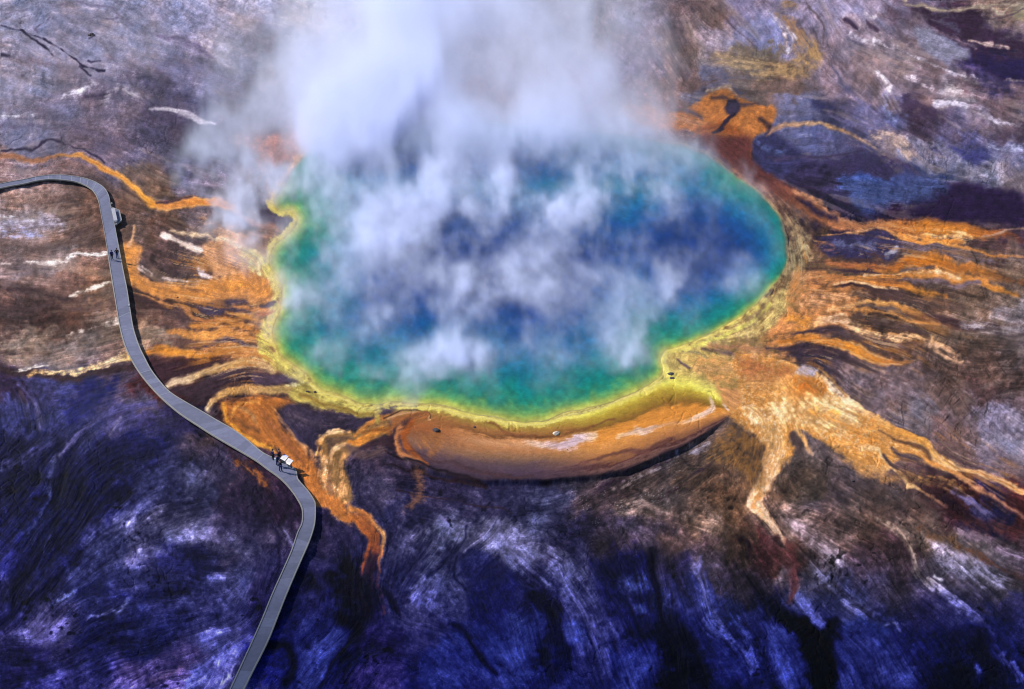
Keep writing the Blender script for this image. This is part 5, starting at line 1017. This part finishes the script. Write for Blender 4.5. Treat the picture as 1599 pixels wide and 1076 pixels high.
# ---------------------------------------------------------------- reading panels at the overlook
m_panel = mat('panel_print', (.26, .25, .28), .35, .4, .06, 8.); m_blue = mat('panel_blue', (.10, .13, .42), .4, .4); m_tan = mat('panel_tan', (.62, .48, .40), .4, .4, .2, 9.)
m_frame = mat('panel_frame', (.03, .03, .035), .5, .4)
def panel(u, v_, label, blue):
    x, y = [float(q) for q in ground_xy(u, v_, DECK+.95)]
    a, bq = world_pts([(440, 719), (462, 731)], DECK); rz = math.atan2(bq.y-a.y, bq.x-a.x)
    t = empty('reading_panel', (x, y, DECK), rz); tag(t, label, 'sign', 'reading panels at the overlook')
    W, Hh, tl = .98, .80, R(32)
    b = MB(); b.box((0, 0, .95), (W+.07, Hh+.07, .05), 0, tl); b.build('frame', m_frame, t)
    nrm = Vector((0, -math.sin(tl), math.cos(tl))); up = Vector((0, math.cos(tl), math.sin(tl))); o = Vector((0, 0, .95))
    b = MB(); b.box(o+nrm*.032, (W, Hh, .016), 0, tl); pn = b.build('print', m_panel, t)
    b = MB(); b.box(o+nrm*.043+up*(.29 if blue else -.30), (W-.04, .20 if blue else .16, .008), 0, tl); b.build('picture', m_blue if blue else m_tan, pn)
    b = MB()
    for k in range(4): b.box(o+nrm*.043+up*(.10-.10*k if blue else .22-.10*k)+Vector((-.2 if k % 2 else .05, 0, 0)), (W*.45, .025, .006), 0, tl)
    b.build('text_lines', m_frame, pn)
    for s in (-1, 1):
        b = MB(); b.tube((s*.36, .08, -.9), (s*.36, .08, .94), .04); b.build('leg', m_frame, t)
panel(444.2, 714.6, 'white reading panel with a blue heading, the one nearer the group of people', True)
panel(451.6, 721., 'white and tan reading panel nearest the corner of the overlook', False)

# ---------------------------------------------------------------- rocks and vents on the mats
m_rock = mat('dark_rock', (.045, .035, .04), .8, .2, .3, 3., .6); m_pale = mat('pale_rock', (.55, .45, .36), .8, .2, .25, 3., .6)
def rock(u, v_, r, m, label, seed, h=.6):
    rr = random.Random(seed); bm = bmesh.new(); bmesh.ops.create_icosphere(bm, subdivisions=3, radius=1); ph = [rr.uniform(0, 6) for _ in range(6)]
    for v in bm.verts:
        p = v.co.copy(); q = .16*math.sin(3*p.x+ph[0])+.14*math.sin(4*p.y+ph[1])*math.cos(3*p.z+ph[2])+.07*math.sin(9*p.x+7*p.y+ph[3])
        v.co = Vector((p.x*r*1.25, p.y*r, max(p.z, -.3)*r*h))*(1+q)
    me = bpy.data.meshes.new('rock'); bm.to_mesh(me); bm.free(); me.materials.append(m); o = bpy.data.objects.new('rock', me); COL.objects.link(o)
    x, y = [float(q) for q in ground_xy(u, v_)]; o.location = (x, y, -.02); tag(o, label, 'rock', 'rocks on the terrace mats'); o.rotation_euler.z = rr.uniform(0, 6)
rock(681.5, 672, .46, m_rock, 'dark squarish thing of unknown kind, drawn as a rock, on the brown terrace mat near the curled lip', 1)  # rock shape stands in for an unidentified dark object
rock(869, 676.5, .42, m_pale, 'pale rock on the terrace below the middle of the pool', 2)
rock(741, 667, .20, m_rock, 'very small dark rock on the brown terrace between the other two rocks', 3)
rock(1047, 584, .42, m_rock, 'dark hole drawn as a low rock on the yellow mat at the east corner of the pool', 4, .4)  # rock shape stands in for a dark hole in the mat
rock(1050, 590.5, .30, m_rock, 'smaller dark hole drawn as a low rock, just below the larger one on the yellow mat', 5, .4)  # second hole, likewise drawn as a rock
rock(480.5, 611.5, .22, m_rock, 'small dark rock on the yellow shore, left one of a close pair', 6)
rock(492, 612, .18, m_rock, 'small dark rock on the yellow shore, right one of a close pair', 7)
rock(886, 702, .12, m_rock, 'tiny dark rock low on the orange terrace', 8)
rock(143, 55.5, .62, m_rock, 'dark rock alone on the pale flat in the far left', 9, .7)
rock(277, 465, .16, m_rock, 'tiny dark rock on the orange mat beside the boardwalk', 10)
rock(1332, 750.5, .2, m_rock, 'small dark rock on the grey flat below the orange apron', 11)

# ---------------------------------------------------------------- people
m_skin = mat('skin', (.2, .11, .08), .6, .3)
def person(u, v_, face, hgt, label, jacket, trousers, hair, pose, extra=None):
    """face = heading in degrees (0 = towards +X); pose: arm angles and stride"""
    x, y = [float(q) for q in ground_xy(u, v_, DECK)]
    root = empty('person', (x, y, DECK+.008), R(face-90)); tag(root, label, 'person', 'people on the boardwalk')
    s = hgt/1.75; st = pose.get('stride', .10); spread = .10
    J = {'pel': (0, 0, .95), 'wai': (0, .01, 1.08), 'che': (0, .02, 1.30), 'nck': (0, .02, 1.47), 'hd0': (0, .035, 1.56), 'hd1': (0, .045, 1.64), 'hd2': (0, .03, 1.71)}
    E = [('pel', 'wai'), ('wai', 'che'), ('che', 'nck'), ('nck', 'hd0'), ('hd0', 'hd1'), ('hd1', 'hd2')]
    RAD = {'pel': (.155, .11), 'wai': (.135, .10), 'che': (.16, .115), 'nck': (.062, .062), 'hd0': (.075, .085), 'hd1': (.082, .10), 'hd2': (.06, .075)}
    for sd, sg in (('l', -1), ('r', 1)):
        k = st*sg
        J['hip'+sd] = (sg*.10, 0, .90); J['kne'+sd] = (sg*.105, k*.6+.04, .50); J['ank'+sd] = (sg*.11, k-.02, .09); J['toe'+sd] = (sg*.13, k+.17, .04)
        E += [('pel', 'hip'+sd), ('hip'+sd, 'kne'+sd), ('kne'+sd, 'ank'+sd), ('ank'+sd, 'toe'+sd)]
        RAD.update({'hip'+sd: (.095, .10), 'kne'+sd: (.062, .065), 'ank'+sd: (.042, .045), 'toe'+sd: (.045, .03)})
        el, wr = pose.get('arm'+sd, ((.26, -.03, 1.14), (.27, .08, .90)))
        J['sho'+sd] = (sg*.19, .01, 1.41); J['elb'+sd] = (sg*el[0], el[1], el[2]); J['wri'+sd] = (sg*wr[0], wr[1], wr[2])
        e, w = Vector(J['elb'+sd]), Vector(J['wri'+sd]); dr = (w-e).normalized(); sid = dr.cross(Vector((sg, .2, 0))).normalized(); J['pal'+sd] = tuple(w+dr*.07)
        E += [('che', 'sho'+sd), ('sho'+sd, 'elb'+sd), ('elb'+sd, 'wri'+sd), ('wri'+sd, 'pal'+sd)]
        RAD.update({'sho'+sd: (.062, .062), 'elb'+sd: (.042, .042), 'wri'+sd: (.028, .026), 'pal'+sd: (.036, .02)})
        for q, (off, ln) in enumerate(((-.03, .070), (-.010, .080), (.010, .075), (.03, .060))):
            b0 = Vector(J['pal'+sd])+sid*off+dr*.015; J['f%d%s' % (q, sd)] = tuple(b0+dr*ln*.55); J['g%d%s' % (q, sd)] = tuple(b0+dr*ln*.95+dr.cross(sid)*.015)
            E += [('pal'+sd, 'f%d%s' % (q, sd)), ('f%d%s' % (q, sd), 'g%d%s' % (q, sd))]; RAD['f%d%s' % (q, sd)] = (.009, .009); RAD['g%d%s' % (q, sd)] = (.008, .008)
        th = Vector(J['wri'+sd])+dr*.03+sid*.04; J['t'+sd] = tuple(th); J['u'+sd] = tuple(th+dr*.035+sid*.012); E += [('wri'+sd, 't'+sd), ('t'+sd, 'u'+sd)]; RAD['t'+sd] = (.011, .011); RAD['u'+sd] = (.009, .009)
    def skinned(name, keys, edges, grow, m, parent, rootkey):
        me = bpy.data.meshes.new(name); ix = {k: i for i, k in enumerate(keys)}
        me.from_pydata([tuple(c*s for c in J[k]) for k in keys], [(ix[a], ix[b]) for a, b in edges], []); me.materials.append(m)
        o = bpy.data.objects.new(name, me); COL.objects.link(o); o.parent = parent
        sk = o.modifiers.new('skin', 'SKIN'); sk.use_smooth_shade = True
        for k in keys:
            sv = me.skin_vertices[0].data[ix[k]] if me.skin_vertices else None
            if sv is None: break
            r = RAD[k]; sv.radius = ((r[0]+grow)*s, (r[1]+grow)*s); sv.use_root = (k == rootkey)
        sb = o.modifiers.new('sub', 'SUBSURF'); sb.levels = 1; sb.render_levels = 1
        return o
    skinned_make(skinned, 'body', list(J), E, 0, m_skin, root, 'pel', J, RAD, s)
    jk = ['pel', 'wai', 'che', 'shol', 'shor', 'elbl', 'elbr', 'wril', 'wrir']; je = [e for e in E if e[0] in jk and e[1] in jk]
    skinned_make(skinned, 'jacket', jk, je, .022, jacket, root, 'wai', J, RAD, s)
    tk = ['pel', 'hipl', 'hipr', 'knel', 'kner', 'ankl', 'ankr']; te = [e for e in E if e[0] in tk and e[1] in tk]
    skinned_make(skinned, 'trousers', tk, te, .020, trousers, root, 'pel', J, RAD, s)
    for sd in 'lr':
        skinned_make(skinned, 'shoe', ['ank'+sd, 'toe'+sd], [('ank'+sd, 'toe'+sd)], .018, m_frame, root, 'ank'+sd, J, RAD, s)
    # hair: a cap over the crown and back of the head
    bm = bmesh.new(); bmesh.ops.create_uvsphere(bm, u_segments=14, v_segments=10, radius=1); kill = [v for v in bm.verts if v.co.z < -.15 and v.co.y > -.2]
    bmesh.ops.delete(bm, geom=kill, context='VERTS')
    for v in bm.verts: v.co = Vector((v.co.x*.10, v.co.y*.115+.03, v.co.z*.12+1.67))*s
    me = bpy.data.meshes.new('hair'); bm.to_mesh(me); bm.free(); me.materials.append(hair); o = bpy.data.objects.new('hair', me); COL.objects.link(o); o.parent = root
    # face: nose, eyes and mouth sit on the front of the head
    b = MB(); b.tube(Vector((0, .125, 1.66))*s, Vector((0, .165, 1.615))*s, .012*s, .02*s, 6); b.build('nose', m_skin, root)
    for sx in (-1, 1): b = MB(); b.box(Vector((sx*.034, .135, 1.655))*s, (.022*s, .012*s, .012*s)); b.build('eye', m_frame, root)
    b = MB(); b.box(Vector((0, .128, 1.575))*s, (.05*s, .012*s, .012*s)); b.build('mouth', mat('lips', (.3, .1, .09)), root)
    for sx in (-1, 1): b = MB(); b.tube(Vector((sx*.088, .03, 1.62))*s, Vector((sx*.102, .02, 1.67))*s, .018*s, .022*s, 6); b.build('ear', m_skin, root)
    return root
def skinned_make(fn, name, keys, edges, grow, m, parent, rootkey, J, RAD, s):
    # the skin layer is made through bmesh so that no operator is needed
    bm = bmesh.new(); lay = bm.verts.layers.skin.verify(); vs = {}
    for k in keys:
        v = bm.verts.new(tuple(c*s for c in J[k])); r = RAD[k]; v[lay].radius = ((r[0]+grow)*s, (r[1]+grow)*s); v[lay].use_root = (k == rootkey); vs[k] = v
    for a, b in edges: bm.edges.new((vs[a], vs[b]))
    me = bpy.data.meshes.new(name); bm.to_mesh(me); bm.free(); me.materials.append(m)
    o = bpy.data.objects.new(name, me); COL.objects.link(o); o.parent = parent
    sk = o.modifiers.new('skin', 'SKIN'); sk.use_smooth_shade = True
    sb = o.modifiers.new('sub', 'SUBSURF'); sb.levels = 1; sb.render_levels = 1
    return o
m_navy = mat('navy_cloth', (.012, .016, .085), .8, .15); m_black = mat('black_cloth', (.010, .010, .018), .8, .15); m_plum = mat('dark_red_cloth', (.07, .015, .03), .8, .15)
m_jean = mat('blue_jeans', (.03, .05, .13), .8, .15); m_hair = mat('dark_hair', (.012, .009, .008), .5, .3); m_teal = mat('grey_cloth', (.06, .07, .08), .8, .15)
m_whitecloth = mat('white_cloth', (.75, .76, .8), .7, .2)
walkp = dict(stride=.16, arml=((.25, .10, 1.15), (.24, .22, .95)), armr=((.27, -.12, 1.15), (.25, -.10, .92)))
look = dict(stride=.05, arml=((.27, .02, 1.16), (.16, .24, 1.22)), armr=((.27, .02, 1.16), (.15, .24, 1.20)))
cam_p = dict(stride=.08, arml=((.26, .14, 1.24), (.07, .25, 1.52)), armr=((.26, .14, 1.24), (.07, .25, 1.50)))
person(174.9, 406.2, 97, 1.74, 'person in a dark navy and plum outfit walking on the inner side of the boardwalk', m_navy, m_black, m_hair, walkp)
person(183.2, 403.6, 85, 1.80, 'person in black top and blue jeans, walking nearer the orange mat', m_black, m_jean, m_hair, dict(stride=.05, arml=((.34, .0, 1.18), (.27, .08, .95)), armr=((.34, .02, 1.18), (.27, .08, .98))))
person(426.2, 718.4, 40, 1.70, 'person in dark clothes standing apart at the left of the group by the reading panels', m_navy, m_black, m_hair, dict(stride=.04))
person(436.2, 719.5, 50, 1.86, 'tall person in a dark red top behind the group at the reading panels', m_plum, m_black, m_hair, look)
p = person(433.0, 727.0, 45, 1.78, 'person in navy with white shoulder patches standing in the middle of the group', m_navy, m_navy, m_teal, look)
person(438.2, 736.2, 55, 1.88, 'person in navy trousers standing nearest the camera at the overlook', m_black, m_navy, m_hair, cam_p)
x, y = [float(q) for q in ground_xy(433.0, 727.0, DECK)]
bag = empty('shoulder_bag', (x-.22, y-.12, DECK+1.02)); tag(bag, 'small white bag on the shoulder of the person in the middle of the group', 'bag')
b = MB(); b.box((0, 0, .0), (.24, .15, .34)); bg = b.build('pouch', m_whitecloth, bag); b = MB(); b.tube((-.1, 0, .17), (.12, .06, .42), .018); b.tube((.12, .06, .42), (.1, -.05, .17), .018); b.build('strap', m_whitecloth, bag)
x, y = [float(q) for q in ground_xy(432.3, 720.5, DECK)]
